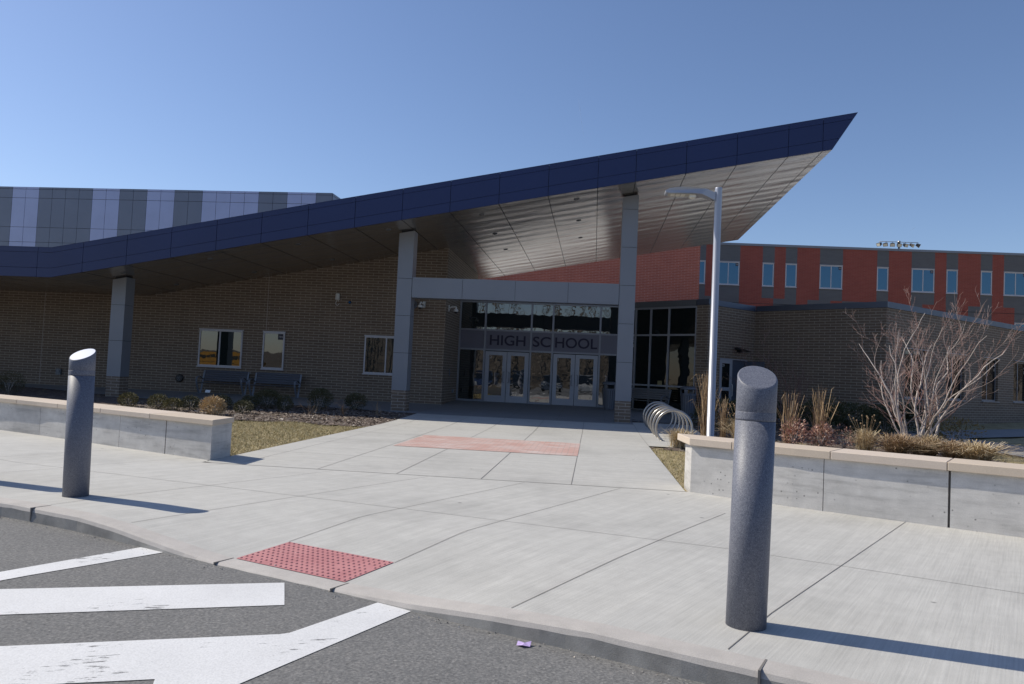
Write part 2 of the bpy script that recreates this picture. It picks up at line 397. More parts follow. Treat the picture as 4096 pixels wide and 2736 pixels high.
# ------------------------------------------------------------------ ground heights
def hz(y): return max(0.0, (y-20.2)*.025) if y > 21.2 else max(0., (y-19.2)**2*.00625) if y > 19.2 else 0.
CB = [(-60, 21), (-30, 13.4), (-20, 10.8), (-12, 8.75), (-8, 7.72), (-5.815, 7.03), (-5.40, 6.92), (-4.48, 6.59), (-4.0, 6.38), (-3.54, 6.17), (-3.0, 5.94),
      (-2.765, 5.842), (-1.736, 5.427), (-1.1, 5.14), (-.5, 4.87), (.118, 4.61), (.6, 4.39), (1.5, 4.0), (4, 2.9), (8, 1.1), (20, -4.5), (60, -22)]
CZ = {-4.0: -.02, -3.54: -.055, -3.0: -.10, -2.765: -.112, -1.736: -.112, -1.1: -.08, -.5: -.03}
WL = [(-60, 30), (-24, 17.6), (-17, 15.2), (-13.5, 14.0), (-10.81, 12.96), (-9.62, 12.48), (-7.53, 11.51), (-5.5, 10.6)]
WR = [(1.33, 10.36), (2.315, 9.70), (2.75, 9.45), (3.91, 8.82), (4.55, 8.46), (6.5, 7.28), (9, 5.75), (20, -1.2), (60, -24)]
def dens(pts, step, lo=-14, hi=9):
    out = []
    for (a, b) in zip(pts, pts[1:]):
        L = math.hypot(b[0]-a[0], b[1]-a[1]); n = max(1, int(L/step)) if lo < a[0] < hi else max(1, int(L/2))
        for i in range(n): out.append((a[0]+(b[0]-a[0])*i/n, a[1]+(b[1]-a[1])*i/n))
    return out+[pts[-1]]
CBD = dens(CB, .14)
def czat(x):
    xs = [p[0] for p in CB]
    for (a, b) in zip(CB, CB[1:]):
        if a[0] <= x <= b[0]:
            t = (x-a[0])/(b[0]-a[0]); return CZ.get(a[0], 0)*(1-t)+CZ.get(b[0], 0)*t
    return 0
def cb_y(x):
    for (a, b) in zip(CB, CB[1:]):
        if a[0] <= x <= b[0]: return a[1]+(b[1]-a[1])*(x-a[0])/(b[0]-a[0])
PD = unit((.42, .907, 0))                      # across the sidewalk
def back_t(x, y):
    """distance along PD to the back edge of the sidewalk"""
    best = 1e9
    pl_ = WL+[(-5.5, 10.6), (-5.5, 10.36), (1.33, 10.36)]+WR
    for a, b in zip(pl_, pl_[1:]):
        ex, ey = b[0]-a[0], b[1]-a[1]; den = PD.x*ey-PD.y*ex
        if abs(den) < 1e-9: continue
        t = ((a[0]-x)*ey-(a[1]-y)*ex)/den; q = ((a[0]-x)*PD.y-(a[1]-y)*PD.x)/den
        if t > 0 and -1e-6 <= q <= 1+1e-6: best = min(best, t)
    return best if best < 1e8 else 6
def side_z(x, y):
    """height of the front sidewalk: the kerb ramp sinks towards the road"""
    d = 0; px, py = x, y
    for _ in range(3):                          # walk back along PD to the kerb
        d = (y-cb_y(px))/PD.y if cb_y(px) is not None else 9
        px = x-PD.x*d
    z = czat(px); t = max(0., min(1., d/1.62)); return z*(1-t)

# ground, road, sidewalk, kerb, walk, plaza
mb = MB(); mb.face([(-900, -900, -.30), (900, -900, -.30), (900, 1500, -.30), (-900, 1500, -.30)]); struct(mb.build('ground', LAWN))
ROADZ = -.13
offs = []
for i, p in enumerate(CBD):
    a = CBD[max(0, i-1)]; b = CBD[min(len(CBD)-1, i+1)]; t = unit((b[0]-a[0], b[1]-a[1], 0)); offs.append(V((t.y, -t.x, 0)))
mb = MB()
for i in range(len(CBD)-1):
    a, b = CBD[i], CBD[i+1]; na, nb = offs[i], offs[i+1]
    pa = V((a[0], a[1], ROADZ))+na*.10; pb = V((b[0], b[1], ROADZ))+nb*.10
    mb.face([pa, (a[0]-.0, -130, ROADZ), (b[0], -130, ROADZ), pb])
struct(mb.build('road', ASPH))
mb = MB(); rows = 26
for i in range(len(CBD)-1):
    cols = []
    for p in (CBD[i], CBD[i+1]):
        T = back_t(*p)+.03; c_ = []
        for j in range(rows+1):
            d = T*j/rows; x, y = p[0]+PD.x*d, p[1]+PD.y*d
            c_.append((x, y, czat(p[0])*(1-max(0., min(1., d/1.62)))))
        cols.append(c_)
    for j in range(rows):
        mb.face([cols[0][j], cols[1][j], cols[1][j+1], cols[0][j+1]], 0, True)
def sjoint(pts, w=.006, mi=1, dz=.003):
    out = []
    for (a, b) in zip(pts, pts[1:]):
        L = math.hypot(b[0]-a[0], b[1]-a[1]); n = max(1, int(L/.25))
        for i in range(n): out.append((a[0]+(b[0]-a[0])*i/n, a[1]+(b[1]-a[1])*i/n))
    out.append(pts[-1])
    for a, b in zip(out, out[1:]):
        t = unit((b[0]-a[0], b[1]-a[1], 0)); nn = V((-t.y, t.x, 0))*w/2
        za, zb = side_z(*a)+dz, side_z(*b)+dz
        mb.face([V((a[0], a[1], za))-nn, V((b[0], b[1], zb))-nn, V((b[0], b[1], zb))+nn, V((a[0], a[1], za))+nn], mi)
for pts in ([(-.87, 10.3), (-1.956, 7.83), (-2.214, 7.257), (-2.545, 6.36)], [(.41, 10.3), (-.826, 7.585), (-1.117, 6.916), (-1.50, 5.93)],
            [(1.53, 8.835), (.72, 7.26), (-.46, 4.86)], [(-2.2, 10.3), (-3.3, 7.9), (-4.03, 6.42)], [(-3.55, 10.3), (-5.0, 7.2), (-5.12, 6.84)],
            [(3.55, 9.05), (1.19, 5.09), (.79, 4.34)], [(5.2, 7.9), (3.4, 4.4), (2.9, 3.45)], [(-7.3, 11.3), (-8.2, 9.4), (-8.9, 8.0)], [(-5.9, 10.7), (-7.1, 8.2), (-7.5, 7.6)]):
    sjoint(pts)
sjoint([(-13, 11.6), (-7.5, 9.3), (-3.3, 8.2), (-1.672, 7.766), (1.213, 6.961), (3.2, 6.1), (6, 4.6)], .006)
sjoint([(-5.47, 10.365), (1.3, 10.365)], .009, 1, .003)
struct(mb.build('sidewalk', [SIDE, JOINT]))
mb = MB()
for i in range(len(CBD)-1):
    for_pts = []
    for p, nn in ((CBD[i], offs[i]), (CBD[i+1], offs[i+1])):
        b = V((p[0], p[1], 0)); z = czat(p[0]); hh = max(.012, z-ROADZ); j = (math.sin(p[0]*23)+math.sin(p[0]*57+1))*.0015
        for_pts.append([b+V((0, 0, z)), b+V((0, 0, z+.002))-nn*-.004, b+nn*.145+V((0, 0, z+j)), b+nn*.163+V((0, 0, z-min(.012, hh*.4))), b+nn*.175+V((0, 0, z-min(.04, hh*.8)+j)), b+nn*(.185+j*2)+V((0, 0, ROADZ-.02))])
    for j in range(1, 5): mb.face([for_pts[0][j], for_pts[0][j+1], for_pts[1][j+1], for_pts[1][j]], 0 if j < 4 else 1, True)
for x in (-2.79, -1.70, .97, 3.9, -7.3, -5.1):
    p = V((x, cb_y(x), czat(x))); n_ = V((-.39, -.92, 0)); t_ = V((.92, -.39, 0))
    mb.obox(p-t_*.006+V((0, 0, -.12)), t_*.012, n_*.188, V((0, 0, .1235)), 2)
struct(mb.build('curb', [CURB, CURBF, JOINT]))
# entrance walk
mb = MB(); ys = [10.36+i*(23.6-10.36)/40 for i in range(41)]
for a, b in zip(ys, ys[1:]): mb.face([(-5.5, a, hz(a)), (1.27, a, hz(a)), (1.27, b, hz(b)), (-5.5, b, hz(b))], 0, True)
ys = [17.2+i*.37 for i in range(21)]
for a, b in zip(ys, ys[1:]): mb.face([(1.27, a, hz(a)), (3.05, a, hz(a)), (3.05, b, hz(b)), (1.27, b, hz(b))], 0, True)
def wjoint(x0, y0, x1, y1, w=.008, mi=1):
    n = max(1, int(math.hypot(x1-x0, y1-y0)/.5)); t = unit((x1-x0, y1-y0, 0)); nn = V((-t.y, t.x, 0))*w/2
    for i in range(n):
        a = V((x0+(x1-x0)*i/n, y0+(y1-y0)*i/n, 0)); b = V((x0+(x1-x0)*(i+1)/n, y0+(y1-y0)*(i+1)/n, 0)); a.z = hz(a.y)+.004; b.z = hz(b.y)+.004
        mb.face([a-nn, b-nn, b+nn, a+nn], mi)
for x in (-.245, -1.48, -2.67, -3.8):
    if x in (-.245, -3.8): wjoint(x, 10.4, x, 23.5)
    else: wjoint(x, 10.4, x, 14.15); wjoint(x, 16.8, x, 23.5)
wjoint(-5.0, 10.4, -5.0, 23.5, .006)
for y, w in ((12.18, .006), (14.18, .008), (16.8, .008), (19.0, .006), (21.3, .008)):
    if y in (14.18, 16.8): wjoint(-5.5, y, -3.75, y, w); wjoint(-.2, y, 1.27, y, w)
    else: wjoint(-5.5, y, 1.27, y, w)
wjoint(1.27, 17.2, 1.27, 23.5); wjoint(1.27, 20.4, 3.05, 20.4, .006)
struct(mb.build('walkway', [WALK, JOINT]))
mb = MB(); mb.face([(-3.72, 14.13, .006), (-.24, 14.13, .006), (-.24, 16.82, .006), (-3.72, 16.82, .006)]); struct(mb.build('brick_paving', PAVE))
mb = MB()
YF = [(-60, 27.3), (-24, 27.2), (-22.7, 27.0), (-19.5, 25.8), (-16.57, 24.6), (-13.9, 23.6), (-11.7, 23.6), (-9.73, 24.4), (-8.3, 24.1), (-6.36, 23.7), (-5.5, 23.6), (1.27, 23.6), (1.275, 24.9), (3.05, 24.9), (3.055, 26.9), (5.2, 28.2), (9, 30), (9.1, 33)]
def interp(P, x):
    for a, b in zip(P, P[1:]):
        if a[0] <= x <= b[0]: return a[1]+(b[1]-a[1])*(x-a[0])/(b[0]-a[0])
for a, b in zip(YF, YF[1:]):
    for q in range(8):
        def P(p, t): y = p[1]+(33.5-p[1])*t; return (p[0], y, hz(y)+.001)
        mb.face([P(a, q/8), P(b, q/8), P(b, (q+1)/8), P(a, (q+1)/8)], 0, True)
for y in (25.1, 26.7, 28.3, 29.9): wjoint(-5.6 if y > 28.2 else -13, y, 1.2, y, .008)
for x in (-11, -8.6, -5.6, -4.1, -2.6, -1.1, .4): wjoint(x, 24.6 if x < -5.6 else 23.6, x, 28.1 if x < -5.6 else 31.2, .008)
struct(mb.build('plaza', [PLAZA, JOINT]))
# lawn sheet and mulch
def sheet(x0, x1, y0, y1, nx, ny, zf, name, mat, test=None):
    mb = MB(); P = [[V((x0+(x1-x0)*i/nx, y0+(y1-y0)*j/ny, 0)) for i in range(nx+1)] for j in range(ny+1)]
    for r_ in P:
        for p in r_: p.z = zf(p.x, p.y)
    vs = [p for r_ in P for p in r_]; fs = []
    for j in range(ny):
        for i in range(nx):
            c_ = (P[j][i]+P[j+1][i+1])/2
            if test is None or test(c_.x, c_.y): k = j*(nx+1)+i; fs.append((k, k+1, k+nx+2, k+nx+1))
    mb.raw(vs, fs, 0, True); return struct(mb.build(name, mat))
def wall_y(x):
    if x <= -5.5: return interp(WL, x)
    if x >= 1.33: return interp(WR, x)
    return 10.4
sheet(-40, 40, 2, 64, 160, 124, lambda x, y: hz(y)-.035+.012*math.sin(x*3.1+y*1.7), 'lawn', LAWN, lambda x, y: y > wall_y(max(-39, min(39, x)))+.25 and not (-5.2 < x < 1.0 and y < 24))
def in_mulch(x, y):
    w_ = .18*math.sin(x*2.3)+.1*math.sin(x*5.1+2)
    if x < -5.5: return y > 18.55+w_ and (x < -9 or y > 18.1+(x+9)*.12+w_) and y < interp(YF, max(-59, x))+.1 if x > -30 else False
    if x > 1.27:
        if 1.2 < x < 3.05: return 16.7+w_*.4 < y < 17.2 or 24.5 < y < 27.2
        return x < 9.4+.25*math.sin(y*1.3)-(0 if y > 15 else (15-y)*.5) and y > max(14.5, wall_y(x)+.7) and y < 24.8+(x-3)*.8+1.5
    return False
MX = lambda x, y: hz(y)-.02+.02*math.sin(x*7+y*5)*math.sin(y*9-x*3)+.012*math.sin(x*23)*math.sin(y*19)
mbm = sheet(-30, 12, 14, 32, 420, 180, MX, 'mulch_bed', MULCH, in_mulch)
mb = MB()
for poly in ([(8.6, 25.1), (11.2, 27.1), (22, 34.9), (26, 33.5), (16.5, 28.4), (11.4, 24.84)], [(8.6, 25.1), (11.4, 24.84), (12.13, 22.98), (14.2, 18), (18, 10), (16.5, 8.5), (12, 16), (10.45, 19.7), (9.75, 23.8)]):
    mb.face([(x, y, hz(y)+.012) for x, y in poly])
struct(mb.build('path', PLAZA))
# road markings
def band(poly, name):
    mb = MB(); n = len(poly); mb.face([(x, y, ROADZ+.004) for x, y in poly]); return struct(mb.build(name, PAINT))
band([(-7.2, -1.0), (-6.93, -1.12), (-3.925, 5.05), (-3.418, 5.941), (-3.688, 6.032)], 'road_marking')
band([(-4.55, 4.46), (-4.16, 4.00), (-1.954, 4.871), (-2.16, 5.36)], 'road_marking')
band([(-5.3, 2.96), (-4.9, 2.5), (-2.439, 3.474), (-2.085, 3.604), (-1.95, 3.3), (-3.9, -1.0), (-3.62, -1.1), (-1.126, 4.952), (-1.381, 5.087), (-1.717, 4.379), (-1.762, 4.345), (-2.042, 4.236)], 'road_marking')
# tactile paving in the ramp
mb = MB(); q = [V((-2.765, 5.842, 0)), V((-1.736, 5.427, 0)), V((-1.505, 5.93, 0)), V((-2.535, 6.345, 0))]
def tz(p): return side_z(p.x, p.y)+.005
NQ = 6
for i in range(NQ):
    for j in range(NQ):
        def PP(a, b): p = q[0]*(1-a)*(1-b)+q[1]*a*(1-b)+q[2]*a*b+q[3]*(1-a)*b; p.z = tz(p); return p
        mb.face([PP(i/NQ, j/NQ), PP((i+1)/NQ, j/NQ), PP((i+1)/NQ, (j+1)/NQ), PP(i/NQ, (j+1)/NQ)])
for i in range(21):
    for j in range(10):
        if random.random() < .03: continue
        a, b = (i+.5)/21, (j+.5)/10; p = PP(a, b); r0 = .0135
        ring = lambda r, z: [p+V((r*math.cos(k*math.pi/4), r*math.sin(k*math.pi/4), z)) for k in range(8)]
        r1, r2 = ring(r0, .0), ring(r0*.62, .0065)
        mb.raw(r1+r2, [(k, (k+1) % 8, 8+(k+1) % 8, 8+k) for k in range(8)]+[tuple(range(8, 16))], 0)
tag(mb.build('tactile_paving', TACT), 'red tactile paving panel with raised domes at the kerb ramp', 'tactile paving')

# ------------------------------------------------------------------ buildings
def window(parent, O, u, n, w, h, mull=(), fr=.055, dep=.07, inset=0., mats=(FRAME, GLN), sign=None, sill=True, stick=False):
    """framed window: O lower left corner on the wall face, u to the right, n outwards"""
    O, u, n = V(O), V(u), V(n); z = V((0, 0, 1)); F = O-n*inset
    mb = MB(); d = n*dep; b0 = F-n*.02
    mb.obox(b0, u*w, d, z*fr); mb.obox(b0+z*(h-fr), u*w, d, z*fr)
    mb.obox(b0+z*fr, u*fr, d, z*(h-2*fr)); mb.obox(b0+u*(w-fr)+z*fr, u*fr, d, z*(h-2*fr))
    cuts = [fr]+[m_*w for m_ in mull]+[w-fr]
    for m_ in mull: mb.obox(b0+u*(m_*w-fr*.45)+z*fr, u*fr*.9, d, z*(h-2*fr))
    o = mb.build('window', mats[0], parent)
    for i in range(len(cuts)-1):
        a = cuts[i]+(fr*.45 if i else 0); b = cuts[i+1]-(fr*.45 if i < len(cuts)-2 else 0)
        mb = MB(); mb.obox(F+u*a+z*fr+n*.0, u*(b-a), n*.022, z*(h-2*fr)); mb.build('pane', mats[1], o)
    if sill:
        mb = MB(); mb.obox(O-u*.03-z*.045-n*.02, u*(w+.06), n*.085, z*.043); mb.build('sill', mats[0], o)
        mb = MB(); mb.obox(O-u*.02+z*(h+.002)-n*.02, u*(w+.04), n*.08, z*.035); mb.build('head_trim', mats[0], o)
    if sign:
        s_ = .13*w if w > 1.2 else .25*w; mb = MB(); p = F+u*(w-fr-s_-.004)+z*(h-fr-s_*1.05)+n*.0235
        mb.obox(p, u*s_, n*.006, z*s_*1.03); add_text(mb, sign, p+u*s_*.16+z*s_*.35+n*.0065, u, n, s_*.68, s_*.33, 1, .003); mb.build('number_sign', [SIGN, NUM], o)
    if stick:
        mb = MB(); p = F+u*(w-fr-.11)+z*(h-.32)+n*.0235; mb.obox(p, u*.07, n*.003, z*.09); mb.build('sticker', NUM, o); mb = MB(); mb.obox(p-z*.2, u*.045, n*.003, z*.13); mb.build('sticker', NUM, o)
    return o
def wall_grid(mb, O, u, n, us, zs, holes, mi=None, depth=.12, topz=None):
    """front faces of a wall with rectangular holes and their reveals; mi(uc,zc) picks the material"""
    O, u, n = V(O), V(u), V(n)
    us = sorted(set(us+[q for h in holes for q in (h[0], h[1])])); zs = sorted(set(zs+[q for h in holes for q in (h[2], h[3])]))
    P = lambda a, b, d=0: O+u*a-n*d+V((0, 0, b))
    for a, b in zip(us, us[1:]):
        for c, d in zip(zs, zs[1:]):
            uc, zc = (a+b)/2, (c+d)/2
            if any(h[0] < uc < h[1] and h[2] < zc < h[3] for h in holes): continue
            mb.face([P(a, c), P(b, c), P(b, d), P(a, d)], mi(uc, zc) if mi else 0)
    for h in holes:
        a, b, c, d = h[:4]; k = mi((a+b)/2, d+.05) if mi else 0
        mb.face([P(a, c), P(a, c, depth), P(a, d, depth), P(a, d)], k); mb.face([P(b, c), P(b, d), P(b, d, depth), P(b, c, depth)], k)
        mb.face([P(a, d), P(a, d, depth), P(b, d, depth), P(b, d)], k); mb.face([P(a, c), P(b, c), P(b, c, depth), P(a, c, depth)], k)
        mb.face([P(a, c, depth), P(b, c, depth), P(b, d, depth), P(a, d, depth)], k)
BX = -17.6
def sof(x): return 3.908 if x < BX else 6.06+.186*(x+6.03)
# --- entrance building: tan brick wall, side wall, storefront
EB = thing('entrance_building', (-10, 28.2, .15), 'tan brick entrance building under the blue canopy, with HIGH SCHOOL over its glazed doors', 'school entrance')
mb = MB(); U = V((1, 0, 0)); NF = V((0, -1, 0)); X0 = -46
ws = [(-15.37, -13.60), (-12.77, -11.90), (-8.73, -6.96)]
wall_grid(mb, (0, 28.2, 0), U, NF, [X0, BX, -5.66], [.1, 3.8], [(a, b, 1.24, 2.66) for a, b in ws], depth=.03)
mb.face([(X0, 28.2, 3.8), (BX, 28.2, 3.8), (BX, 28.2, sof(BX)), (X0, 28.2, 3.93)])
mb.face([(BX, 28.2, 3.8), (-5.66, 28.2, 3.8), (-5.66, 28.2, sof(-5.66)), (BX, 28.2, sof(BX))])
mb.face([(-5.66, 28.2, .1), (-5.66, 35.6, .1), (-5.66, 35.6, sof(-5.66)-.03), (-5.66, 28.2, sof(-5.66))])
mb.face([(-5.66, 35.6, .1), (-9, 35.6, .1), (-9, 35.6, 5.4), (-5.66, 35.6, sof(-5.66)-.03)])
mb.face([(X0, 28.2, .1), (X0, 28.2, 3.9), (X0, 36, 3.9), (X0, 36, .1)])
mb.build('wall', TAN, EB)
mb = MB(); mb.box(-12.69, -12.675, 28.197, 28.25, 2.72, sof(-12.69)-.01); mb.box(-22.0, -21.985, 28.197, 28.25, .1, 3.88); mb.build('control_joint', CURB, EB)
for i, (a, b) in enumerate(ws): window(EB, (a, 28.2, 1.24), U, NF, b-a, 1.42, (.48,) if i != 1 else (), sign='101' if i == 1 else None)
mb = MB(); mb.obox((-5.6, 31.28, 4.46), (6.9, 0, 0), (0, 14, 0), (0, 0, .22)); mb.obox((-5.55, 31.36, 4.68), (6.8, 0, 0), (0, 13.9, 0), (0, 0, .02), 1); mb.build('vestibule_roof', [COPE, ROOFW], EB)
SY = 31.3
mb = MB(); xs = [-5.63, -4.56, -2.64, -1.745, .185, 1.28]; fw = .075
for x in xs: mb.box(x-fw/2, x+fw/2, SY-.09, SY+.05, .26, 4.45)
def rail(x0, x1, z, hh=.07): mb.box(x0+fw/2, x1-fw/2, SY-.085, SY+.05, z-hh/2, z+hh/2)
for a, b in zip(xs, xs[1:]):
    rail(a, b, 4.415); rail(a, b, 3.25); rail(a, b, 2.435)
    if b-a < 1.5: rail(a, b, .31, .09)
SF = mb.build('storefront', FRAMED, EB)
for k, (a, b) in enumerate(zip(xs, xs[1:])):
    mb = MB(); mb.box(a+fw/2, b-fw/2, SY-.03, SY-.01, 3.285, 4.38); mb.build('pane', GLS, SF)
    if b-a < 1.5: mb = MB(); mb.box(a+fw/2, b-fw/2, SY-.03, SY-.01, .355, 2.40); mb.build('pane', GLS, SF)
SB = []
for a, b in zip(xs, xs[1:]):
    mb = MB(); mb.box(a+fw/2, b-fw/2, SY-.05, SY-.01, 2.47, 3.215); SB.append(mb.build('sign_panel', SPAN, EB))
for k, (t, x0, x1) in enumerate((('HIGH', -4.35, -2.865), ('SC', -2.555, -1.825), ('HOOL', -1.635, .085))):
    mb = MB(); add_text(mb, t, (x0, SY-.055, 2.63), U, NF, x1-x0, .425, 0, .012, .012); mb.build('lettering', LETT, SB[k+1])
for k, (x0, x1, hx, num) in enumerate(((-4.505, -3.615, 1, '2'), (-3.595, -2.70, -1, None), (-1.685, -.795, 1, '1'), (-.775, .13, -1, None))):
    mb = MB(); y0, y1 = SY-.075, SY-.02; z0, z1 = .285, 2.37; st = .165
    mb.box(x0, x0+st, y0, y1, z0, z1); mb.box(x1-st, x1, y0, y1, z0, z1); mb.box(x0+st, x1-st, y0, y1, z0, z0+.27); mb.box(x0+st, x1-st, y0, y1, z1-.15, z1)
    D = mb.build('door', DOORM, EB)
    mb = MB(); mb.box(x0+st, x1-st, y0+.02, y0+.035, z0+.27, z1-.15); mb.build('door_glass', GLS, D)
    hxp = x1-.07 if hx > 0 else x0+.07; tx = -.05 if hx > 0 else .05
    mb = MB(); mb.tube([(hxp, y0, 1.1), (hxp, y0-.055, 1.1), (hxp+tx, y0-.07, 1.12), (hxp+tx, y0-.07, 1.52), (hxp, y0-.055, 1.54), (hxp, y0, 1.54)], .012, 6); mb.build('handle', COPE, D)
    if num: mb = MB(); add_text(mb, num, (x0+st+.03, y0+.0185, z1-.29), U, NF, None, .11, 0, .002); mb.build('door_number', NUM, D)
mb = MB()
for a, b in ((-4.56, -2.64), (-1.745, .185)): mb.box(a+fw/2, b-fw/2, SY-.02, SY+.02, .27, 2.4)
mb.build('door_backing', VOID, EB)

# --- canopy: folded blue fascia, metal soffit, three columns, beam
CA = thing('entrance_canopy', (-6, 24.2, .1), 'large slanted canopy with dark blue panel fascia and shiny metal soffit on panelled columns', 'canopy')
FY, BY, XE = 22.72, 37.3, 6.63; XL = -46
mb = MB()
mb.face([(XL, FY+.04, sof(XL)), (XL, BY, sof(XL)), (BX, BY, sof(BX)), (BX, FY+.04, sof(BX))])
mb.face([(BX, FY+.04, sof(BX)), (BX, BY, sof(BX)), (XE, BY, sof(XE)), (XE, FY+.04, sof(XE))])
FJ = [-40.5+1.494*i for i in range(16)]; FJ = [x for x in FJ if x < -17]+[-16.52, -15.03, -13.54, -12.04, -10.57, -9.07, -7.57, -6.08, -4.59, -3.09, -1.60, -.12, 1.0, 2.47, 3.93, 5.39, 6.36]
for x in FJ:
    if x > -30: mb.face([(x-.009, FY+.04, sof(x-.009)-.003), (x-.009, BY, sof(x-.009)-.003), (x+.009, BY, sof(x+.009)-.003), (x+.009, FY+.04, sof(x+.009)-.003)], 1)
sy = 23.37
while sy < BY:
    for a, b in ((XL, BX), (BX, XE)): mb.face([(a, sy-.005, sof(a)-.0025), (a, sy+.005, sof(a)-.0025), (b, sy+.005, sof(b)-.0025), (b, sy-.005, sof(b)-.0025)], 2)
    sy += .84
mb.build('soffit', [SOFF, DARKJ, COPE], CA)
TH = .965; XT = XE+.68
mb = MB()
for a, b in ((XL, BX), (BX, XE)):
    mb.prism([(a, FY+.03, sof(a)+.006), (b, FY+.03, sof(b)+.006), (b, FY+.03, sof(b)+TH-.02), (a, FY+.03, sof(a)+TH-.02)], (0, .05, 0))
mb.prism([(XE, FY+.03, sof(XE)+.006), (XT-.02, FY+.03, sof(XT)+TH-.02), (XE, FY+.03, sof(XE)+TH-.02)], (0, .05, 0))
mb.prism([(XE, FY+.08, sof(XE)+.006), (XT-.02, FY+.08, sof(XT)+TH-.02), (XT-.08, FY+.08, sof(XT)+TH-.02), (XE-.06, FY+.08, sof(XE)+.006)], (0, BY-FY-.1, 0))
for a, b in ((XL, BX), (BX, XT-.04)):
    mb.face([(a, FY+.08, sof(a)+TH-.02), (b, FY+.08, sof(b)+TH-.02), (b, BY, sof(b)+TH-.02), (a, BY, sof(a)+TH-.02)])
for a, b in ((XL, BX), (BX, XE)): mb.face([(a, BY, sof(a)), (a, BY, sof(a)+TH), (b, BY, sof(b)+TH), (b, BY, sof(b))])
mb.build('roof_deck', DARKJ, CA)
mb = MB(); bands = ((0, .292), (.302, .80), (.81, TH)); J = .007
pts = [XL]+FJ+[None]
for a, b in zip(pts, pts[1:]):
    for (c, d) in bands:
        if b is None:
            def ex(z): return XE+.68*z/TH
            mb.prism([(a+J, FY, sof(a+J)+c), (ex(c)-.0, FY, sof(ex(c))+c), (ex(d), FY, sof(ex(d))+d), (a+J, FY, sof(a+J)+d)], (0, .028, 0)); continue
        x0, x1 = a+J, b-J; segs = [(x0, x1)] if not (x0 < BX < x1) else [(x0, BX), (BX, x1)]
        for p, q_ in segs: mb.prism([(p, FY, sof(p)+c), (q_, FY, sof(q_)+c), (q_, FY, sof(q_)+d), (p, FY, sof(p)+d)], (0, .028, 0))
mb.build('fascia', BLUE, CA)
mb = MB()
for a, b in ((XL, BX), (BX, XT)): mb.prism([(a, FY-.004, sof(a)+TH+.002), (b, FY-.004, sof(b)+TH+.002), (b, FY-.004, sof(b)+TH+.014), (a, FY-.004, sof(a)+TH+.014)], (0, .08, 0))
mb.build('fascia_trim', BLUE, CA)
CW, CYF = .497, 24.2
for x0 in (-16.44, -6.525, .695):
    x1 = x0+CW; zt = sof(x0)-.06; zt2 = sof(x1)-.06; zb = .77; zs = [zb]
    zz_ = .77
    while zz_ < zt-.3: zz_ += 1.219; zs.append(min(zz_, zt))
    mb = MB()
    for a, b in zip(zs, zs[1:]):
        lo = a+(.006 if a > zb else 0); hi = b-.006
        if b >= zt-1e-6 or b == zs[-1]: mb.prism([(x0, CYF, lo), (x1, CYF, lo), (x1, CYF, zt2), (x0, CYF, zt)], (0, CW, 0))
        else: mb.box(x0, x1, CYF, CYF+CW, lo, hi)
    c = mb.build('column', ALU, CA)
    mb = MB(); mb.box(x0+.02, x1-.02, CYF+.02, CYF+CW-.02, zb+.05, zt-.02); mb.prism([(x0+.06, CYF+.06, zt-.02), (x1-.06, CYF+.06, zt2-.02), (x1-.06, CYF+.06, sof(x1-.06)), (x0+.06, CYF+.06, sof(x0+.06))], (0, CW-.12, 0)); mb.build('column_core', DARKJ, c)
    mb = MB(); mb.box(x0+.004, x1-.004, CYF+.004, CYF+CW-.004, .02, zb); mb.build('brick_base', TAN, c)
mb = MB(); bx = [-6.525+CW+.008, -4.35, -2.63, -.93, .695-.008]
for a, b in zip(bx, bx[1:]): mb.box(a+.005, b-.005, CYF+.01, CYF+CW-.01, 3.81, 4.47)
mb.box(bx[0], bx[-1], CYF+.03, CYF+CW-.03, 3.83, 4.45, 1)
mb.build('beam', [ALU, DARKJ], CA)
dl = None
for x in (-15.76, -12.73, -9.74, -6.75, -3.75, -.76, 2.24):
    for y in (23.7, 26.97, 30.3):
        if (x > 1) or (x < -5.7 and y > 28): continue
        if dl is None:
            mb = MB(); mb.lathe((0, 0, -.012), [(.045, .008), (.052, 0), (.085, 0), (.09, .01), (.09, .05)], 20); mb.lathe((0, 0, -.0035), [(.001, 0), (.044, 0)], 16, 1); dl = mb.build('downlight', [COPE, VOID], CA, True); o = dl
        else: o = copy_tree(dl, parent=CA)
        o.location = (x+6, y-24.2, sof(x)-.1-.004); o.rotation_euler = (0, -math.atan(.186), 0)

# --- low tan wing on the right (turned about 41 degrees)
LW = thing('low_brick_wing', (7, 29, .2), 'low tan brick wing with dark glazed corner and grey roof edge right of the entrance', 'school wing')
A0, A1, A2, A3, A4 = V((1.30, 31.52, 0)), V((4.17, 29.05, 0)), V((6.32, 31.20, 0)), V((10.13, 27.9, 0)), V((24.5, 41.3, 0))
Zv = V((0, 0, 1)); ZT = 4.40
def uu(a, b): d = (b-a); return d.normalized(), V((d.y, -d.x, 0)).normalized(), d.length
mb = MB()
gu, gn, gl = uu(A0, A1); PX = gl-.50
wall_grid(mb, A0, gu, gn, [PX, gl], [.1, ZT], [])
ru, rn, rl = uu(A1, A2); wall_grid(mb, A1, ru, rn, [0, rl], [.1, ZT], [(.80, 2.62, .1, 2.45)], depth=.1)
bu, bn, bl = uu(A2, A3); wall_grid(mb, A2, bu, bn, [0, bl], [.1, ZT], [])
wu, wnn, wl = uu(A3, A4); wh = [(1.43, 2.97), (4.68, 6.24), (7.93, 9.49), (11.13, 12.7), (14.3, 15.9)]
wall_grid(mb, A3, wu, wnn, [0, wl], [.1, ZT], [(a, b, 1.24, 3.03) for a, b in wh], depth=.16)
mb.face([A4+Zv*.1, A4+V((-8, 8, .1)), A4+V((-8, 8, ZT)), A4+Zv*ZT])
mb.build('wall', TAN, LW)
mb = MB(); e = .05
